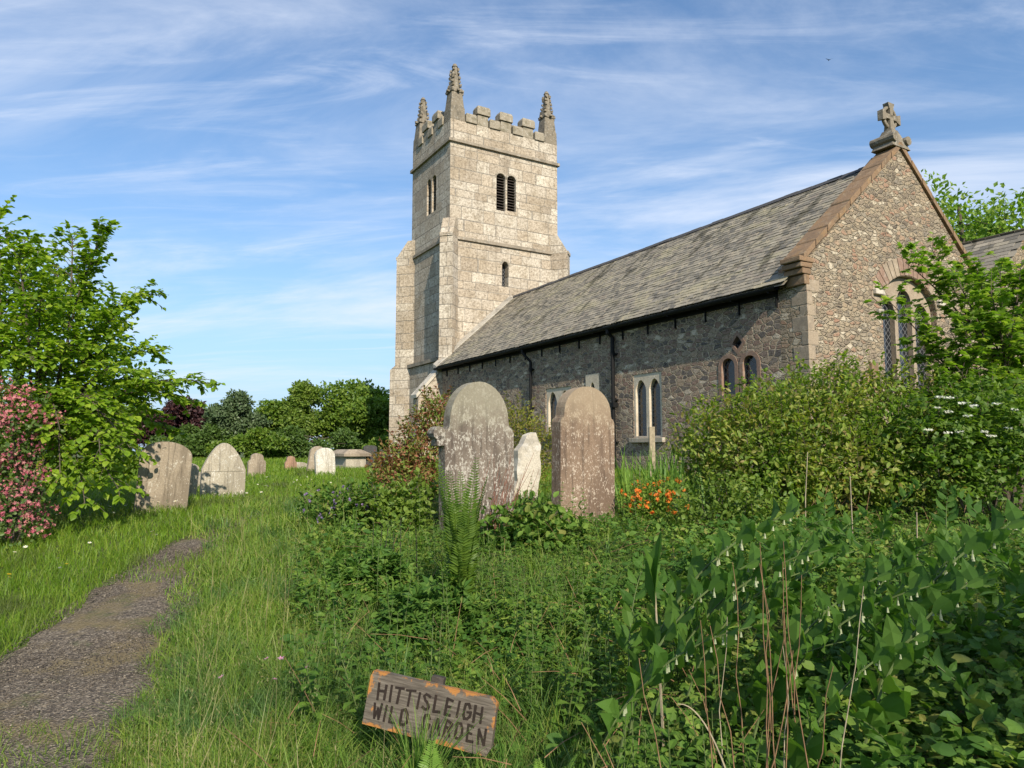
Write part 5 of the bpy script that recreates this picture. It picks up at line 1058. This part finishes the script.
def nettle():
    t = thing('nettle', 'upright nettle with paired toothed leaves among the garden weeds', 'plant', (0, 0, 0), 0, 'nettles in the garden bed'); L = .62; P = curve((0, 0, -.03), (.05, .02, L), 10, 0, .03)
    mb = MB(); mb.tube(P, np.linspace(.004, .002, 10), 5); mb.build('stem', M['greenstem'], t); mb = MB(); TN = leaf8(.52, .22, .1)
    for k_ in range(11):
        f_ = .16 + .84 * k_ / 10; j_ = min(int(f_ * 9), 8); q_ = P[j_] + (P[j_ + 1] - P[j_]) * (f_ * 9 - j_); a_ = k_ * 1.57 + rng.normal(0, .2); sz = .095 * (1 - .62 * (k_ / 10) ** 2) * rng.uniform(.85, 1.1)
        d_ = np.array((math.cos(a_), math.sin(a_), .15 + .5 * (k_ / 10) ** 2)); inst(mb, TN, [q_, q_], [d_, d_ * (-1, -1, 1)], [(0, 0, 1.), (0, 0, 1.)], sz)
    mb.build('leaves', M['l_net'], t); return t
nt_ = nettle(); x, y = bed(900, 2.6, 9.5); k = (vnoise(x, y, 2.4, 91) > -.35) & (x < 1.3) & ((y > 3.6) | (x > .35)); x, y = x[k][:210], y[k][:210]
for i, (a, b) in enumerate(zip(x, y)):
    o = nt_ if i == 0 else copy_thing(nt_); o.location = (a, b, float(soil(a, b))); o.rotation_euler = (rng.normal(0, .12), rng.normal(0, .12), rng.uniform(0, 6)); o.scale = (rng.uniform(.55, 1.0),) * 3
tx, ty = bed(260, 2.5, 8.5); k = (tx < 1.5) & ((ty > 3.5) | (tx > .3) | (tx < -.75)); tx, ty = tx[k], ty[k]; n_ = 34
x = np.repeat(tx, n_) + rng.normal(0, .035, len(tx) * n_); y = np.repeat(ty, n_) + rng.normal(0, .035, len(tx) * n_); hs_ = np.repeat(rng.uniform(.28, .58, len(tx)), n_)
mb = MB(); blades(mb, np.stack([x, y, soil(x, y)], 1), hs_ * rng.uniform(.5, 1.05, len(x)), rng.uniform(.005, .010, len(x)), rng.uniform(.15, 1.3, len(x)), seg=(0, .3, .55, .8, 1)); tag(mb.build('tussock_grass', M['longgrass']), 'arching bright tussocks of grass standing above the garden weeds', 'grass', kind='stuff')
# dry litter of stalks in the bed
n = 500; x, y = bed(n * 2, 2.4, 9); x, y = x[:n], y[:n]; mb = MB()
for a, b in zip(x, y):
    d = rdir(1, -.1, .9)[0] * rng.uniform(.12, .4); p = np.array((a, b, float(soil(a, b)) + rng.uniform(.05, .3))); mb.tube([p, p + d * .5 + (0, 0, .01), p + d], (.0022, .0018, .001), 3, cap=False)
tag(mb.build('dry_litter', M['dry']), 'scattered thin dry stems tangled in the garden weeds', 'dry stems', kind='stuff')
# small wild flowers
def flower(name, label, cat, mat, r, h, group, petal_n=8):
    t = thing(name, label, cat, (0, 0, 0), 0, group); a = np.arange(petal_n) * 2 * math.pi / petal_n
    mb = MB(); inst(mb, leaf4(.45, -.1), np.tile((0, 0, h), (petal_n, 1)), np.stack([np.cos(a), np.sin(a), np.full(petal_n, .15)], 1), np.tile((0, 0, 1.), (petal_n, 1)), np.full(petal_n, r)); inst(mb, FL5, [(0, 0, h + .002)], [(1, 0, 0)], [(0, 0, 1)], [r * .8], 1); mb.build('petals', [M[mat], M['f_yellow'] if mat != 'f_campion' else M['f_pink']], t)
    mb = MB(); mb.tube([(0, 0, -.02), (.004, 0, h)], .0015, 3, cap=False); mb.build('stem', M['greenstem'], t); return t
def sow(proto, pts, tilt=.2):
    for i, (x, y) in enumerate(pts):
        o = proto if i == 0 else copy_thing(proto); o.location = (x, y, float(soil(x, y))); o.rotation_euler = (rng.normal(.25, tilt), rng.normal(0, tilt), rng.uniform(0, 6)); o.scale = (rng.uniform(.8, 1.25),) * 3
dp = []
for (u, y, n_, s_) in ((160, 9.0, 16, .25), (150, 9.3, 8, .4), (225, 10.6, 12, .5), (250, 13, 10, .8), (300, 14, 10, 1.0), (35, 6.9, 8, .5), (90, 8.6, 8, .5), (200, 12, 8, .8), (60, 6.2, 4, .3)):
    for _ in range(n_):
        f = foot(u, y); xx, yy_ = f.x + rng.normal(0, s_), y + rng.normal(0, s_ * .6)
        if xx < path_l(yy_) - .05 or yy_ > 9.5: dp.append((xx, yy_))
sow(flower('daisy', 'small white daisy open in the sunny lawn', 'flower', 'f_white', .022, .16, 'daisies in the lawn'), dp)
sow(flower('dandelion', 'yellow flower in the lawn at the left edge beside the path', 'flower', 'f_yellow', .02, .20, 'yellow flowers in the lawn', 10), [(foot(u, y).x, y) for u, y in ((4, 6.1), (12, 6.0), (16, 6.15), (-6, 6.1), (70, 6.3))])
sow(flower('campion', 'pink campion bloom in the long grass left of the sign', 'flower', 'f_campion', .018, .34, 'pink campions in the grass', 5), [(foot(u, y).x, y) for u, y in ((262, 3.8), (268, 3.75), (285, 3.95), (291, 3.9), (297, 3.95), (300, 4.0))])
tag(MB() and None or bpy.data.objects.new('tmp', None), None) if False else None
cp = flower('campion', 'single pink bloom at the lower right corner of the bed', 'flower', 'f_campion', .022, .42, None, 5); cp.location = foot(1016, 2.6)
# bird, far up
bd = at(829, 60, 60); mb = MB(); mb.add([(0, -.16, 0), (.04, 0, .02), (0, .2, 0), (-.04, 0, .02), (0, 0, -.05)], [[(0, 1, 3), (1, 2, 3), (0, 4, 1), (1, 4, 2), (2, 4, 3), (3, 4, 0)]])
mb.add([(.03, .05, .02), (.03, -.05, .02), (.34, -.06, .12), (.2, .04, .1), (-.03, .05, .02), (-.03, -.05, .02), (-.34, -.06, .12), (-.2, .04, .1)], [[(0, 1, 2, 3), (4, 7, 6, 5)]])
tag(mb.build('bird', M['black'], loc=bd), 'tiny dark bird flying high in the sky at right', 'bird')
